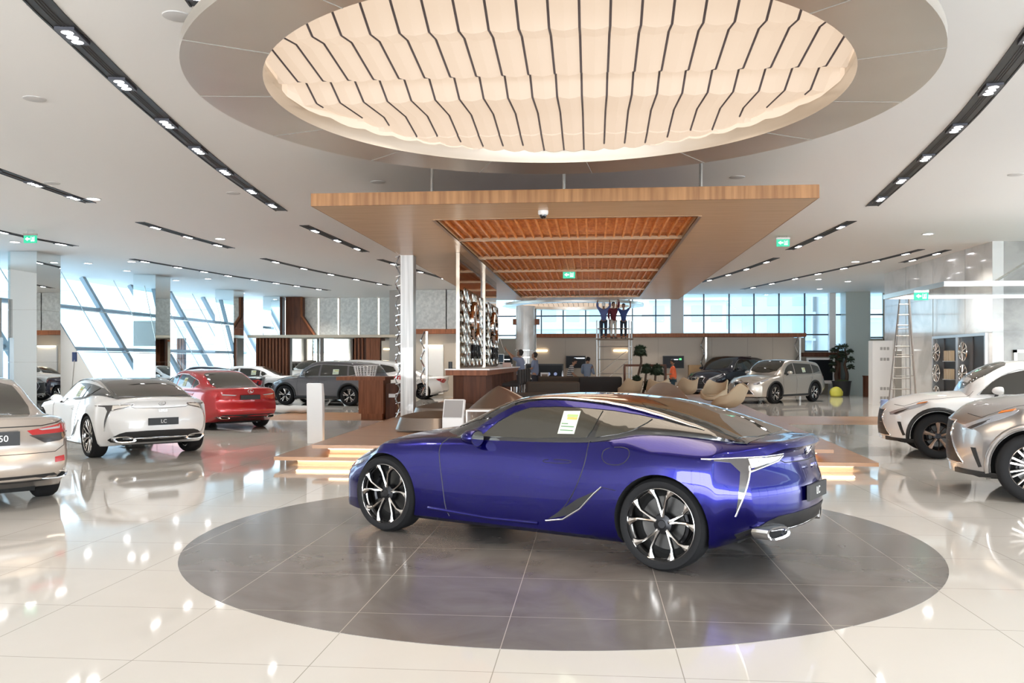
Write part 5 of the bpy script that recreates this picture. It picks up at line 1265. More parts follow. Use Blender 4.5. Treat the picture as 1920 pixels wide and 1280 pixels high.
# white info totem
a, b = atz(593, 831, 0)
t = thing('info_totem', 'tall white information totem standing on the floor left of the oak deck', 'totem', (a, b, 0), .05)
mb = MB(); mb.prism([(-.10, 0), (.05, 0), (.05, .92), (-.03, 1.19), (-.16, 1.19)], -.155, .155, ax='x'); mb.build('shell', plastic_w, t, bevel=.012)
mb = MB(); mb.box(-.13, .13, -.155, -.07, 1.191, 1.197); mb.build('screen_edge', steel, t)
# white lectern on the deck
a, b = cr((849 - 960) / 1640 * 15.6, 15.6)
t = thing('info_lectern', 'white lectern with a grey slanted screen on the oak deck behind the blue bonnet', 'lectern', (a, b, DZ), -.1)
mb = MB(); mb.prism([(-.02, 0), (.10, 0), (.10, .30), (.20, .62), (.10, .64), (-.02, .30)], -.19, .19, ax='x'); mb.build('shell', plastic_w, t, bevel=.008)
mb = MB(); mb.add([(-.17, -.026, .32), (.17, -.026, .32), (.17, .092, .62), (-.17, .092, .62)], [(0, 1, 2, 3)]); mb.build('screen', mat('lectern_screen', (.34, .32, .31), .3), t)
# second small white frame lectern
a, b = cr((905 - 960) / 1640 * 15.8, 15.8)
t = thing('white_side_table', 'low white table frame beside the lectern behind the blue windscreen', 'table', (a, b, DZ))
mb = MB(); mb.box(-.28, .28, -.2, .2, .42, .45); mb.build('top', plastic_w, t); 
for s in (-1, 1): mb = MB(); mb.box(s * .265 - .015, s * .265 + .015, -.2, .2, 0, .42); mb.build('leg', plastic_w, t)
# sculpted lounge seats
def peak_seat(loc, rz, label, sx_=1, sz=1, kind=0):
    t = thing('sculpted_seat', label, 'seat', loc, rz, 'sculpted lacquered lounge seats')
    mb = MB(); n, m = 40, 22; rings = []
    for i in range(m + 1):
        u = i / m; row = []
        for j in range(n):
            a = 2 * pi * j / n
            if kind == 0:      # a soft peak leaning back, flaring into the seat
                r = .62 * (1 - u) ** .8 * (1 + .28 * sin(u * pi)) + .07 * (1 - u ** 6)
                x = r * cos(a) * 1.05 + (.10 * sin(u * pi)); y = r * sin(a) * .72 + .12 * u; z = .03 + .74 * u ** .85
                fold = .07 * sin(u * pi) * max(0, cos((a + pi / 2) * 1.0)) ** 6; y += fold
                if u > .95: r *= .5
            else:              # wave shaped couch shell
                r = 1 - .12 * u; x = .95 * r * cos(a); y = .5 * r * sin(a); z = .05 + u * (.30 + .42 * max(0, sin(a)) ** 1.5 * (1 if kind == 1 else .3))
            row.append((x * sx_, y, z * sz))
        rings.append(row)
    if kind:
        for s in (.85, .6, .3, .05):
            rings.append([(p[0] * s, p[1] * s, p[2] - .10 * (1 - s) * 1.5 if p[2] < .5 else .33 + (p[2] - .33) * s ** 2 * .9) for p in rings[m]])
    mb.loft(rings); mb.build('shell', blobm, t, smooth=True, ang=80); return t
def wp(px, Y): return cr((px - 960) / 1640 * Y, Y)
a, b = wp(932, 17.6); peak_seat((a, b, DZ), -.15, 'grey brown sculpted seat rising to a rounded peak behind the blue windscreen', 1.05, 1.07)
a, b = wp(812, 16.6); peak_seat((a, b, DZ), .1, 'low dark sculpted seat shell left of the white lectern', .75, .75, 2)
a, b = wp(838, 19.3); peak_seat((a, b, DZ), -.1, 'brown sculpted seat shell behind the white lectern', .85, .85, 2)
a, b = wp(1252, 17.4); peak_seat((a, b, DZ), .1, 'grey sculpted seat with a broad back showing over the blue roof', .62, 1.16, 1)
a, b = wp(1378, 16.9); peak_seat((a, b, DZ), .3, 'low grey sculpted seat shell beneath the nearest tan armchair', .55, .6, 2)
# tan swivel armchairs
def armchair():
    t = thing('armchair', 'x', 'armchair', (0, 0, DZ), 0, 'tan swivel armchairs in the lounge')
    n = 36; mb = MB(); outer = []; 
    def pt(u, a, off=0):       # a around, u up the shell: low at the open front, high at the back
        back = min(1, max(0, (-cos(a) - .05) / .62)); back = back * back * (3 - 2 * back); side = abs(sin(a)) ** 2
        h = .02 + .10 * (1 - back) + .30 * back + .20 * side * (1 - back) if False else (.10 + .22 * side * .8 + .35 * back)
        r = (.10 + .26 * min(1, u * 2.2) ** .6 + .05 * u * back) - off
        z = .26 + (u ** 1.25) * h + (.02 if off else 0)
        lean = -.12 * u * u * back
        return (r * cos(a) * 1.0 + lean, r * sin(a) * (1.02 - .12 * u * back), z)
    rows = [[pt(u / 10, 2 * pi * j / n) for j in range(n)] for u in range(0, 11)]
    rows += [[pt(u / 10, 2 * pi * j / n, .035) for j in range(n)] for u in range(10, 2, -1)]
    rows.append([(p[0] * .05, p[1] * .05, .42) for p in rows[-1]])
    mb.loft(rows); mb.build('shell', beige_l, t, smooth=True, ang=70)
    mb = MB(); mb.tube([(.24 * cos(2 * pi * j / 20), .26 * sin(2 * pi * j / 20), .40) for j in range(20)], .03, 6, closed=True); mb.cyl((0, 0), .26, .36, .44, 20); mb.build('seat_cushion', beige_l, t, smooth=True)
    mb = MB(); mb.cyl((0, 0), .03, .01, .28, 10); mb.build('stem', chrome, t)
    mb = MB(); mb.lathe([(0, .03), (.06, .025), (.24, .008), (.25, 0), (0, 0)], 24); mb.build('foot_plate', chrome, t, smooth=True)
    return t
pr = None
for px, Y, rz, lab in [(1362, 19.8, pi - .3, 'tan swivel armchair nearest the silver SUV, seen from its side'), (1338, 23.4, -pi / 2 - .5, 'tan swivel armchair behind the one nearest the silver SUV'), (1285, 27.4, pi / 2 + .4, 'tan swivel armchair below the person in orange'), (1234, 25.6, pi / 2, 'tan swivel armchair whose back faces the camera left of the person in orange'), (1180, 26.2, pi / 2 + .5, 'tan swivel armchair left of the pompon trees'), ]:
    a, b = wp(px, Y)
    if pr is None: pr = armchair(); pr['label'] = lab; pr.location = (a, b, DZ); pr.rotation_euler = (0, 0, rz); pr.scale = (.95, .95, 1.0)
    else: q = copy_tree(pr, (a, b, DZ), rz, lab)
# sofas
def sofa(px, Y, w, rz, label, m_, hb=.78, cush=1):
    a, b = wp(px, Y); t = thing('sofa', label, 'sofa', (a, b, DZ), rz, 'dark lounge sofas')
    mb = MB(); mb.box(-w / 2, w / 2, -.42, .42, .08, .32); mb.build('base', m_, t, bevel=.04)
    mb = MB(); mb.box(-w / 2, w / 2, -.45, -.22, .30, hb); mb.build('backrest', m_, t, bevel=.06)
    for s in (-1, 1): mb = MB(); mb.box(s * (w / 2 - .09) - .09, s * (w / 2 - .09) + .09, -.42, .42, .3, hb - .2); mb.build('armrest', m_, t, bevel=.05)
    n = max(1, round(w / .8))
    for k in range(n): mb = MB(); c = -w / 2 + .18 + (k + .5) * (w - .36) / n; hw = (w - .36) / n / 2 - .01; mb.box(c - hw, c + hw, -.22, .42, .32, .46); mb.build('seat_cushion', m_, t, bevel=.04)
    mb = MB(); mb.box(-w / 2 + .1, w / 2 - .1, -.38, .38, 0, .08); mb.build('plinth', black, t)
    if cush:
        for k in range(cush):
            a2, b2 = a + cos(rz) * (-.4 + .8 * k) , b + sin(rz) * (-.4 + .8 * k)
            q = thing('cushion', 'dark grey scatter cushion on the ' + label, 'cushion', (a2 - sin(rz) * -.02, b2 + cos(rz) * -.02, DZ + .66), rz, 'scatter cushions'); mb = MB(); mb.ball((0, 0, 0), .22, 12, sc=(1, .4, .85)); mb.build('cover', darkf, q, smooth=True)
    return t
sofa(1035, 24.6, 1.5, .1, 'dark brown sofa nearest the peak shaped seat', taupe, .76, 0)
sofa(1058, 29.3, 1.7, 0, 'dark brown sofa in the middle of the lounge', taupe, .82, 0)
sofa(1124, 27.6, 1.35, .05, 'charcoal sofa with a dark throw in front of the scaffold', darkf, .84, 0)
sofa(985, 21.0, 1.1, .05, 'low taupe sofa behind the peak shaped seat', taupe, .58, 0)
def bench(px, Y, w, h, lab, m_):
    a, b = wp(px, Y); t = thing('ottoman', lab, 'ottoman', (a, b, DZ), 0, 'lounge ottomans'); mb = MB(); mb.box(-w / 2, w / 2, -.35, .35, .06, h); mb.build('cushion', m_, t, bevel=.04); mb = MB(); mb.box(-w / 2 + .05, w / 2 - .05, -.3, .3, 0, .06); mb.build('plinth', black, t)
bench(1095, 22.6, 1.6, .40, 'low charcoal ottoman in front of the charcoal sofa', darkf)
bench(1000, 19.4, 1.5, .42, 'low taupe ottoman just above the blue roof', taupe)
# tv sideboard
a, b = wp(1028, 36.5); t = thing('media_unit', 'black media wall unit with two framed pictures beside the bar', 'cabinet', (a, b, 0))
mb = MB(); mb.box(-.95, .62, 0, .5, 0, 1.52); mb.build('carcass', black, t)
mb = MB(); mb.box(-.90, .57, -.01, 0, .7, 1.46); mb.build('screen', screen_k, t)
for x in (-.88, -.32):
    mb = MB(); mb.box(x, x + .34, -.03, -.01, .88, 1.16); o = mb.build('picture_frame', plastic_w, t); mb = MB(); mb.box(x + .05, x + .29, -.034, -.03, .95, 1.09); mb.build('picture', mat('picture_brown', (.22, .15, .11), .5), o)
for x in (.02, .30): mb = MB(); mb.ball((x, -.02, 1.10), .07, 10, sc=(1, .1, 1)); mb.build('lit_dial', scb, t) if False else mb.build('lit_dial', mat('dim_blue_light', (.1, .12, .2), .5, emis=(.25, .3, .5), es=.5), t)
# side table with flowers under the people, low table
a, b = wp(1085, 33.0); t = thing('work_table', 'pale table where two people stand looking down', 'table', (a, b, DZ)); mb = MB(); mb.box(-.9, .9, -.4, .4, .70, .74); mb.build('top', plastic_w, t)
for sx_ in (-.8, .8):
    for sy in (-.3, .3): mb = MB(); mb.box(sx_ - .03, sx_ + .03, sy - .03, sy + .03, 0, .70); mb.build('leg', steel, t)
t = thing('water_bottle', 'small clear bottle on the pale work table', 'bottle', (a - .6, b - .1, DZ + .74)); mb = MB(); mb.lathe([(0, 0), (.035, 0), (.035, .15), (.015, .19), (.015, .22), (0, .22)], 12); mb.build('bottle', lens_c, t, smooth=True)
# console frame
a, b = wp(1209, 28.6); t = thing('console_frame', 'thin dark walnut console frame around the pompon trees', 'console', (a, b, DZ))
mb = MB(); mb.box(-.68, .68, -.2, .2, 1.15, 1.22); mb.build('top', wood_d, t)
for s in (-1, 1): mb = MB(); mb.box(s * .66 - .03, s * .66 + .03, -.2, .2, 0, 1.15); mb.build('leg', wood_d, t)
mb = MB(); mb.box(-.63, .63, -.2, .2, .64, .66); mb.build('shelf', wood_d, t)
# small white coffee table and cup
a, b = wp(1258, 27.0); t = thing('pedestal_table', 'small white pedestal table between the tan armchairs', 'table', (a, b, DZ)); mb = MB(); mb.cyl((0, 0), .22, .52, .545, 24); mb.build('top', plastic_w, t); mb = MB(); mb.cyl((0, 0), .03, .015, .52, 10); mb.cyl((0, 0), .16, 0, .015, 20); mb.build('pedestal', chrome, t)
# cardboard box near the back wall
a, b = wp(1302, 42.0); t = thing('cardboard_box', 'brown cardboard box in front of the beige back wall', 'box', (a, b, 0)); mb = MB(); mb.box(-.28, .28, -.2, .2, .9, 1.45); mb.build('carton', mat('cardboard', (.42, .27, .14), .8), t); mb = MB(); mb.box(-.3, .3, -.22, .22, 0, .9); mb.build('stand', wood_r, t)
# rolled plastic on the floor behind the red car
a, b = wp(520, 27.5); t = thing('plastic_roll', 'rolled sheet of clear plastic lying on the floor right of the red saloon', 'plastic roll', (a, b, .0), -.05); mb = MB()
mb.tube([(-1.2 + .2 * k, .03 * sin(k * 1.7), .13 + .01 * sin(k * 2.3)) for k in range(13)], [.12 + .012 * sin(k * 2.1) for k in range(13)], 14); mb.build('film', mat('crumpled_film', (.66, .68, .68), .18, .2, coat=.6), t, smooth=True)
# bar top items
for (x, y, lab, nm, cat) in [(-2.6, 20.4, 'small black speaker standing on the near end of the bar', 'desk_speaker', 'speaker')]:
    t = thing(nm, lab, cat, (-3.22, y - .65, DZ + 1.15)); mb = MB(); mb.cyl((0, 0), .045, 0, .16, 14); mb.build('body', black, t)
a, b = wp(958, 28.0); t = thing('computer_monitor', 'dark monitor with white frame at the far end of the bar', 'monitor', (-3.0, 27.6, DZ + 1.15)); mb = MB(); mb.box(-.22, .22, -.02, .02, .12, .40); mb.build('frame', plastic_w, t); mb = MB(); mb.box(-.20, .20, -.024, -.02, .14, .38); mb.build('screen', mat('monitor_blue', (.03, .05, .08), .15), t); mb = MB(); mb.box(-.03, .03, 0, .04, .01, .2); mb.box(-.12, .12, -.08, .08, 0, .01); mb.build('stand', plastic_w, t)
t = thing('paper_stack', 'stack of white papers at the far end of the bar', 'papers', (-2.68, 26.9, DZ + 1.15)); mb = MB(); mb.box(-.2, .2, -.28, .28, 0, .05); mb.box(-.17, .21, -.25, .27, .05, .08); mb.build('sheets', plastic_w, t)
t = thing('tissue_box', 'small pinkish box on the bar beneath the farther lattice', 'box', (-2.55, 26.2, DZ + 1.15)); mb = MB(); mb.box(-.12, .12, -.1, .1, 0, .13); mb.build('carton', mat('pink_card', (.55, .40, .35), .7), t)
# ------------------------------------------------------------------ plants
leaf = mat('dark_needle_leaf', (.014, .028, .010), .7); bark = mat('dark_bark', (.07, .042, .028), .85); pot_m = mat('dark_pot', (.03, .03, .035), .5)
def pompon(mb, c, r, n, rnd):
    for i in range(n):
        th = rnd.random() * 2 * pi; ph = math.acos(rnd.uniform(-.55, 1)); d = Vector((sin(ph) * cos(th), sin(ph) * sin(th), cos(ph)))
        q = Vector(c) + d * r * .25; e = Vector(c) + d * r * rnd.uniform(.85, 1.15) + Vector((0, 0, -.03)); w = d.cross(Vector((0, 0, 1))); w = (w.normalized() if w.length > .01 else Vector((1, 0, 0))) * .018
        m_ = (q + e) / 2 + d * 0 + Vector((0, 0, .02)); mb.add([q, m_ + w, e, m_ - w], [(0, 1, 2, 3)])
rnd = random.Random(5)
a, b = wp(1209, 27.2)
t = thing('pompon_tree', 'group of dark pompon topped trees between the charcoal sofa and the person in orange', 'tree', (a, b - .5, DZ))
S_ = 27 / 1640
mb = MB()
for tr in ([(-.22, 0), (-.2, .3), (-.25, .75), (-.13, 1.3), (-.17, 1.55)], [(-.18, .1), (-.05, .45), (.0, .85), (.02, 1.0)], [(.0, .0), (.20, .3), (.28, .7), (.3, .95)], [(-.25, .1), (-.30, .5), (-.27, .65)], [(-.05, 0), (.05, .3), (.1, .5)]):
    mb.tube(crom([(x, .03 * i, z) for i, (x, z) in enumerate(tr)], 3), .035, 7)
mb.build('trunk', bark, t, smooth=True)
for (x, z, r) in [(-.17, 1.62, .25), (.03, 1.07, .22), (.34, 1.03, .25), (-.27, .72, .21), (.12, .55, .25)]:
    mb = MB(); mb.ball((x, .05, z), r * .72, 12, sc=(1, 1, .85)); pompon(mb, (x, .05, z), r, 520, rnd); mb.build('foliage_ball', leaf, t)
mb = MB(); mb.lathe([(0, 0), (.22, 0), (.28, .02), (.30, .10), (0, .10)], 24); mb.build('planter', pot_m, t)
a, b = wp(1578, 41.3)
t = thing('bonsai_tree', 'tall cloud pruned bonsai in a dark pot beside the green grey pier', 'tree', (a, b, 0))
mb = MB(); mb.lathe([(0, 0), (.34, 0), (.36, .1), (.42, .62), (.46, .70), (.40, .70), (.36, .6), (0, .6)], 28); mb.build('pot', pot_m, t, smooth=True, ang=40)
mb = MB()
mb.tube(crom([(-.2, 0, .6), (-.26, 0, 1.0), (-.16, 0, 1.4), (-.22, 0, 1.8), (-.12, 0, 2.25)], 4), [.10 - .0045 * i for i in range(17)], 8)
mb.tube(crom([(.2, 0, .6), (.25, 0, 1.0), (.14, 0, 1.45), (.22, 0, 1.8), (.14, 0, 2.25)], 4), [.10 - .0045 * i for i in range(17)], 8)
for (x, z) in [(-.4, 1.5), (-.42, 1.2), (.42, 1.35), (.4, 1.7), (-.4, 1.85), (.36, 2.0)]: mb.tube([(x * .4, 0, z - .15), (x, 0, z)], .03, 6)
mb.build('trunk', bark, t, smooth=True)
for (x, z, r) in [(-.12, 2.32, .22), (.14, 2.34, .2), (-.36, 2.15, .2), (.38, 2.1, .2), (-.38, 1.85, .22), (.40, 1.72, .22), (0, 2.0, .2), (-.42, 1.5, .2), (.42, 1.38, .2), (-.1, 1.7, .18), (-.4, 1.22, .15), (.1, 1.85, .18)]:
    mb = MB(); mb.ball((x, 0, z), r, 10, sc=(1, 1, .28)); pompon(mb, (x, 0, z - .03), r * 1.1, 90, rnd); mb.build('leaf_pad', leaf, t)
mb = MB(); mb.ball((0, 0, .66), .36, 12, sc=(1, 1, .3)); mb.build('moss', mat('moss', (.03, .05, .01), .9), t)
a, b = wp(1570, 40.2); t = thing('yellow_bag', 'yellow plastic bag on the floor in front of the bonsai pot', 'bag', (a - .05, b, 0)); mb = MB(); rg = []
for i, (z, r) in enumerate([(0, .2), (.05, .27), (.2, .28), (.33, .22), (.40, .12), (.42, .03)]): rg.append([(r * cos(2 * pi * j / 14) * (1 + .12 * sin(3 * j + i)), r * .8 * sin(2 * pi * j / 14), z * 1.1) for j in range(14)])
mb.loft(rg); mb.build('bag', mat('yellow_film', (.72, .68, .10), .4), t, smooth=True)
# ------------------------------------------------------------------ ladder, buckets, scaffold
alu2 = mat('worn_aluminium', (.42, .40, .38), .4, .7)
a0, b0 = wp(1665, 25.4)
t = thing('step_ladder', 'tall aluminium double ladder in front of the marble wall', 'ladder', (a0, b0, 0), 0)
top = CAM_H + (677 - 556) * 25.4 / 1640
k = 25.4 / 1640
def LX(px): return (px - 1665) * k
L1b, L1t, L2b, L2t = (LX(1656), -.35, 0), (LX(1692), .25, top), (LX(1702), -.2, 0), (LX(1709), .3, top)
for p, q in ((L1b, L1t), (L2b, L2t)): mb = MB(); mb.tube([p, q], .035, 4, sc=(1, .6)); mb.build('rail', alu2, t)
def lerp3(p, q, u): return tuple(p[i] + (q[i] - p[i]) * u for i in range(3))
for i in range(11):
    u = .06 + i * .088; mb = MB(); mb.tube([lerp3(L1b, L1t, u), lerp3(L2b, L2t, u)], .018, 6); mb.build('rung', alu2, t)
R1b, R1t, R2b, R2t = (LX(1700), 1.3, 0), (LX(1694), .35, top), (LX(1752), 1.5, 0), (LX(1712), .4, top)
for p, q in ((R1b, R1t), (R2b, R2t)): mb = MB(); mb.tube([p, q], .03, 4, sc=(1, .6)); mb.build('rear_rail', alu2, t)
for u in (.12, .34, .52, .74): mb = MB(); mb.tube([lerp3(R1b, R1t, u), lerp3(R2b, R2t, u)], .014, 6); mb.build('cross_bar', alu2, t)
for u in (.1, .3): pass
mb = MB(); mb.tube([lerp3(L1b, L1t, .35), lerp3(R1b, R1t, .25)], .012, 5); mb.build('stay', alu2, t)
mb = MB(); mb.box(LX(1694), LX(1708), .2, .45, top - .02, top + .03); mb.build('top_cap', mat('red_plastic', (.5, .06, .03), .4), t)
for nm, px, Y, m_, lab in [('bucket', 1680, 27.5, mat('yellow_plastic', (.75, .62, .06), .35), 'yellow bucket beneath the ladder'), ('paint_tin', 1659, 27.5, mat('blue_white_tin', (.28, .36, .60), .4), 'blue and white paint tin beside the yellow bucket')]:
    a, b = wp(px, Y); q = thing(nm, lab, 'bucket', (a, b, 0)); mb = MB()
    mb.lathe([(0, 0), (.11, 0), (.15, .30), (.16, .31), (.15, .32), (.14, .30), (.10, .02), (0, .02)], 24) if nm == 'bucket' else mb.lathe([(0, 0), (.13, 0), (.13, .42), (.12, .43), (0, .43)], 24)
    mb.build('shell', m_, q, smooth=True, ang=40)
    mb = MB(); mb.tube([(.155 * cos(pi * j / 10), 0, .31 + .10 * sin(pi * j / 10)) for j in range(11)], .006, 5); mb.build('handle', steel, q)
t = thing('squeegee_pole', 'long handled blue headed squeegee leaning on the white stone buttress', 'broom', (*wp(130, 25.5), 0)); mb = MB(); mb.tube([(0, 0, 0), (-.18, .55, 1.72)], .014, 6); mb.build('handle', steel, t); mb = MB(); mb.box(-.24, -.12, .52, .58, 1.62, 1.90); mb.build('head', mat('navy_plastic', (.02, .04, .12), .5), t)
# scaffold
YS = 37.0
a, b = wp(1151, YS); SCF = (a, b)
t = thing('scaffold_tower', 'aluminium scaffold tower carrying three people under the far ring', 'scaffold', (a, b, 0))
ks = YS / 1640; pts = [(-.72, -.35), (.62, -.35), (-.60, .45), (.76, .45)]
for i, (x, y) in enumerate(pts): mb = MB(); mb.tube([(x, y, .02), (x, y, 3.35)], .03, 8); mb.build('upright', alu, t)
for z in (.5, 1.1, 1.7, 2.25, 3.0):
    for (p, q) in ((0, 1), (2, 3), (0, 2), (1, 3)): mb = MB(); mb.tube([(*pts[p], z), (*pts[q], z)], .02, 6); mb.build('ledger', alu, t)
for (p, q, z0_, z1_) in ((0, 1, .5, 1.7), (2, 3, 1.1, 2.25)): mb = MB(); mb.tube([(*pts[p], z0_), (*pts[q], z1_)], .016, 6); mb.build('brace', alu, t)
mb = MB(); mb.box(-.75, .80, -.38, .48, 2.53, 2.59); mb.build('platform_board', mat('ply_board', (.20, .15, .11), .7), t)
# ------------------------------------------------------------------ people
skin = mat('skin', (.30, .16, .10), .55); hair = mat('black_hair', (.012, .010, .010), .7)
def skinmesh(name, chains, m_, parent, lvl=2, root=0):
    """chains: list of lists of (x,y,z,r); a chain starting with an int continues from that vertex."""
    V, E, R = [], [], []
    for ch in chains:
        prev = None
        for p in ch:
            if isinstance(p, int): prev = p; continue
            V.append(p[:3]); R.append(p[3:] if len(p) > 4 else (p[3], p[3])); i = len(V) - 1
            if prev is not None: E.append((prev, i))
            prev = i
    me = bpy.data.meshes.new(name); me.from_pydata(V, E, []); o = bpy.data.objects.new(name, me); COL.objects.link(o)
    sk = o.modifiers.new('skin', 'SKIN'); sk.use_smooth_shade = True
    ss = o.modifiers.new('sub', 'SUBSURF'); ss.levels = lvl; ss.render_levels = lvl
    for i, d in enumerate(me.skin_vertices[0].data): d.radius = R[i]; d.use_root = (i == root)
    bpy.context.view_layer.update()
    nm = bpy.data.meshes.new_from_object(o.evaluated_get(bpy.context.evaluated_depsgraph_get())); o.modifiers.clear(); o.data = nm
    nm.materials.clear(); nm.materials.append(m_)
    for p in nm.polygons: p.use_smooth = True
    if parent: o.parent = parent
    return o
def person(label, loc, rz, pose, shirt, trouser, hs=1.0, sleeve=.5, cap=None, stripes=False):
    """figure faces +x. pose: dict of joints for arms, legs, head"""
    t = thing('person', label, 'person', loc, rz); t.scale = (hs, hs, hs)
    lean = pose.get('lean', 0); hx = pose.get('head', (.02 + lean, 0, 1.56)); hp = pose.get('hip', (0, 0, .92))
    ch = (lean, 0, 1.30); nk = (lean + (hx[0] - lean) * .45, hx[1] * .45, 1.44)
    LA = pose['LA']; RA = pose['RA']; LL = pose.get('LL', [(.02, .10, .50), (0, .10, .08)]); RL = pose.get('RL', [(.0, -.10, .50), (0, -.10, .08)])
    ls, rs = (lean, .18, 1.36), (lean, -.18, 1.36)
    body = [[(*hp, .10, .08), (hp[0] + (ch[0] - hp[0]) * .5, 0, 1.10, .10, .07), (*ch, .10, .07), (*nk, .055), (hx[0] * .9 + nk[0] * .1, hx[1], hx[2] - .07, .06)],
        [2, (*ls, .045), (*LA[0], .040), (*LA[1], .030), (*LA[2], .028)], [2, (*rs, .045), (*RA[0], .040), (*RA[1], .030), (*RA[2], .028)],
        [0, (hp[0], .09, .86, .085), (*LL[0], .06), (*LL[1], .04), (LL[1][0] + .12, LL[1][1], .03, .035)], [0, (hp[0], -.09, .86, .085), (*RL[0], .06), (*RL[1], .04), (RL[1][0] + .12, RL[1][1], .03, .035)]]
    skinmesh('body', body, skin, t, 1)
    # head with face
    mb = MB(Matrix.Translation((hx[0], hx[1], hx[2] + .03)) @ Matrix.Rotation(pose.get('tilt', 0), 4, 'Y') @ Matrix.Rotation(pose.get('turn', 0), 4, 'Z'))
    rg = []
    for z, rx, ry, ox in [(-.125, .02, .02, .035), (-.115, .045, .035, .025), (-.08, .066, .052, .012), (-.03, .080, .064, .004), (.02, .090, .073, 0), (.07, .088, .072, -.004), (.105, .066, .056, -.008), (.125, .03, .028, -.01)]:
        rg.append([(ox + rx * cos(2 * pi * j / 16), ry * sin(2 * pi * j / 16), z) for j in range(16)])
    mb.loft(rg); mb.ball((.092, 0, -.015), .017, 8, sc=(1, .7, 1.5)); mb.ball((0, .075, -.01), .022, 8, sc=(.6, .4, 1.2)); mb.ball((0, -.075, -.01), .022, 8, sc=(.6, .4, 1.2))
    hd = mb.build('head', skin, t, smooth=True)
    mb = MB(mb.M); 
    for s in (1, -1): mb.ball((.084, s * .03, .012), .010, 6, sc=(.4, 1.2, .7))
    mb.add([(.083, -.022, -.062), (.083, .022, -.062), (.081, .022, -.070), (.081, -.022, -.070)], [(0, 1, 2, 3)]); mb.build('face_features', hair, hd)
    mb = MB(mb.M); rg = []
    for z, rx, ry, ox in [(-.05, .055, .074, -.045), (.0, .070, .082, -.034), (.05, .088, .084, -.016), (.09, .086, .078, -.008), (.12, .062, .060, -.008), (.138, .02, .02, -.008)]:
        rg.append([(ox + rx * cos(2 * pi * j / 16), ry * sin(2 * pi * j / 16), z) for j in range(16)])
    mb.loft(rg); mb.build('hair' if not cap else 'cap', cap or hair, t, smooth=True)
    # hands: palm and five fingers
    for A, s in ((LA, 1), (RA, -1)):
        w = Vector(A[2]); d = (w - Vector(A[1])).normalized(); u = d.cross(Vector((1, 0, .3))); u = u.normalized() if u.length > .1 else Vector((0, 1, 0)); v = d.cross(u)
        c0 = [(*w, .026, .018), (*(w + d * .07), .036, .014)]; chs = [c0]
        for k in range(4):
            o_ = w + d * .075 + u * (-.027 + .018 * k); ln = (.062, .072, .068, .05)[k]
            chs.append([1, (*o_, .010), (*(o_ + d * ln * .6 + v * .008), .009), (*(o_ + d * ln * .95 + v * .03), .007)])
        chs.append([0, (*(w + d * .03 + u * s * .03), .011), (*(w + d * .065 + u * s * .05 + v * .01), .009)])
        skinmesh('hand', chs, skin, t, 1)
    # shirt and sleeves
    sl = lambda A, S_, f: [(*S_, .074), (*[S_[i] + (A[0][i] - S_[i]) * min(1, f * 2) for i in range(3)], .058)] + ([(*[A[0][i] + (A[1][i] - A[0][i]) * (f * 2 - 1) for i in range(3)], .045)] if f > .5 else [])
    skinmesh('shirt', [[(hp[0], 0, .80, .175, .14), (hp[0] + (ch[0] - hp[0]) * .5, 0, 1.10, .165, .13), (*ch, .185, .135), (nk[0], nk[1], 1.44, .08, .08)], [2] + sl(LA, ls, sleeve), [2] + sl(RA, rs, sleeve)], shirt, t, 2)
    skinmesh('trousers', [[(*hp, .16, .12), (hp[0], .09, .82, .10), (*LL[0], .078), (LL[1][0], LL[1][1], LL[1][2] + .02, .062)], [0, (hp[0], -.09, .82, .10), (*RL[0], .078), (RL[1][0], RL[1][1], RL[1][2] + .02, .062)]], trouser, t, 2)
    for L_ in (LL, RL):
        mb = MB(Matrix.Translation((L_[1][0] + .05, L_[1][1], 0))); rg = []
        for x, w_, h in [(-.11, .02, .05), (-.10, .038, .08), (-.04, .042, .085), (.05, .046, .06), (.12, .042, .04), (.15, .02, .025)]: rg.append([(x, w_ * cos(2 * pi * j / 10), max(0, h * .5 + h * .5 * sin(2 * pi * j / 10))) for j in range(10)])
        mb.loft(rg); mb.build('shoe', black, t, smooth=True)
    return t
sh_blue = mat('dull_blue_cloth', (.10, .13, .30), .85); sh_navy = mat('navy_cloth', (.035, .06, .19), .85); sh_mar = mat('maroon_cloth', (.12, .015, .025), .85); tr_white = mat('off_white_cloth', (.62, .58, .52), .85); tr_dark = mat('dark_trousers', (.03, .035, .05), .85)
sh_slate = mat('slate_blue_cloth', (.16, .20, .30), .85); sh_pale = mat('pale_blue_cloth', (.22, .28, .38), .85); sh_or = mat('orange_cloth', (.85, .16, .06), .8); tr_teal = mat('dark_teal_trousers', (.02, .05, .07), .85)
sh_st = mat('striped_shirt', (.6, .6, .6), .85)
n, l, b_ = N(sh_st); tcx = n.new('ShaderNodeTexCoord'); sp_ = n.new('ShaderNodeSeparateXYZ'); l.new(tcx.outputs['Object'], sp_.inputs[0]); g_ = math_(n, l, 'LESS_THAN', math_(n, l, 'FRACT', math_(n, l, 'MULTIPLY', sp_.outputs[2], 14)), .5)
mx_ = n.new('ShaderNodeMix'); mx_.data_type = 'RGBA'; l.new(g_, mx_.inputs[0]); mx_.inputs[6].default_value = (.55, .54, .52, 1); mx_.inputs[7].default_value = (.06, .07, .08, 1); l.new(mx_.outputs[2], b_.inputs['Base Color'])
UPL = lambda dx=.0, dy=.05: [(.05 + dx * .5, .26 + dy, 1.55), (.10 + dx, .24 + dy, 1.80), (.10 + dx, .22 + dy, 1.84)]
UPR = lambda dx=.0, dy=.05: [(.05 + dx * .5, -.26 - dy, 1.55), (.10 + dx, -.24 - dy, 1.80), (.10 + dx, -.22 - dy, 1.84)]
DN = lambda s, x=0: [(0 + x, s * .25, 1.10), (.06 + x, s * .24, .86), (.07 + x, s * .24, .82)]
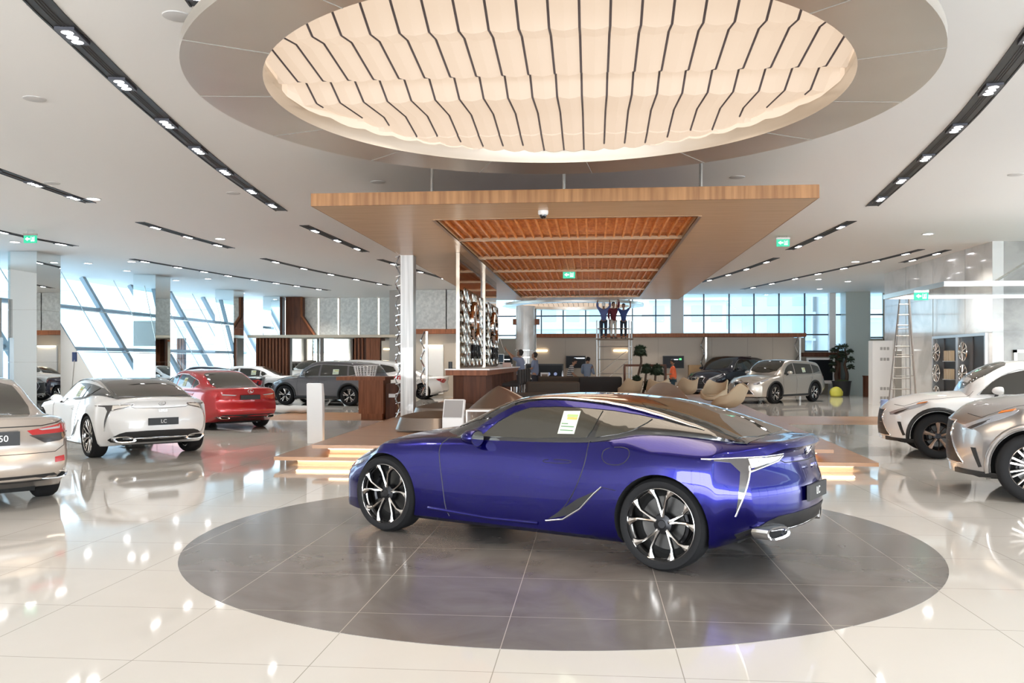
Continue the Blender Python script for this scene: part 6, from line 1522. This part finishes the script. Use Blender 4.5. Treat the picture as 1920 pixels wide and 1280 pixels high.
FW = lambda s, x=.0: [(.05 + x, s * .23, 1.10), (.28 + x, s * .17, 1.06), (.31 + x, s * .16, 1.06)]
ks = YS / 1640; sa, sb = SCF
def on_scaf(px): return (sa + (px - 1151) * ks, sb + .02, 2.59)
person('person in dull blue shirt and white cap, left of three on the scaffold, arms raised', on_scaf(1132), pi / 2, dict(LA=UPL(), RA=UPR()), sh_blue, tr_dark, .89, .9, cap=plastic_w)
person('person in maroon shirt and off-white trousers, middle of three on the scaffold', on_scaf(1150), -pi / 2 + .4, dict(LA=UPL(.05, -.02), RA=DN(-1)), sh_mar, tr_white, .9, .9)
person('person in navy t-shirt, right of three on the scaffold, both arms raised', on_scaf(1169), -pi / 2, dict(LA=UPL(0, .08), RA=UPR(0, .08)), sh_navy, tr_dark, .86, .35)
a, b = wp(976, 29.4); person('person in slate blue polo shirt reaching up with a pole beside the bar', (a, b, DZ), pi - .35, dict(LA=[(.24, .16, 1.44), (.46, .08, 1.66), (.49, .07, 1.70)], RA=[(.24, -.14, 1.42), (.47, -.04, 1.62), (.51, -.03, 1.66)], tilt=-.5), sh_slate, tr_dark, 1.0, .45)
P0 = Vector((a, b, DZ)) + Matrix.Rotation(pi - .35, 3, 'Z') @ Vector((.60, .03, 1.74))
t = thing('cleaning_pole', 'thin pole held up against the lattice by the person in slate blue', 'pole', tuple(P0)); mb = MB(); mb.tube([(.02, 0, -.12), (-.45, -.2, 1.35)], .012, 6); mb.build('tube', steel, t)
a, b = wp(1003, 31.5); person('person in slate blue polo shirt looking up, right of the one with the pole', (a, b, DZ), pi - .2, dict(LA=FW(1), RA=FW(-1), tilt=-.45), sh_slate, tr_dark, .96, .45)
a, b = wp(1067, 34.0); person('person in striped t-shirt bending over the pale work table', (a, b, 0), 0, dict(LA=[(.14, .22, 1.12), (.30, .18, .98), (.33, .17, .96)], RA=[(.14, -.22, 1.12), (.30, -.18, .98), (.33, -.17, .96)], tilt=.6, lean=.08, head=(.20, 0, 1.54)), sh_st, tr_dark, 1.03, .45)
a, b = wp(1101, 35.5); person('person in pale blue long sleeved shirt with back turned by the scaffold', (a, b, 0), pi / 2 - .4, dict(LA=FW(1), RA=FW(-1), tilt=.5, head=(.08, 0, 1.54)), sh_pale, tr_dark, 1.06, .98)
a, b = wp(1262, 37.5); person('person in bright orange shirt looking down beside the black wall screen', (a, b, 0), pi, dict(LA=FW(1), RA=FW(-1), tilt=.35), sh_or, tr_teal, 1.0, .6)
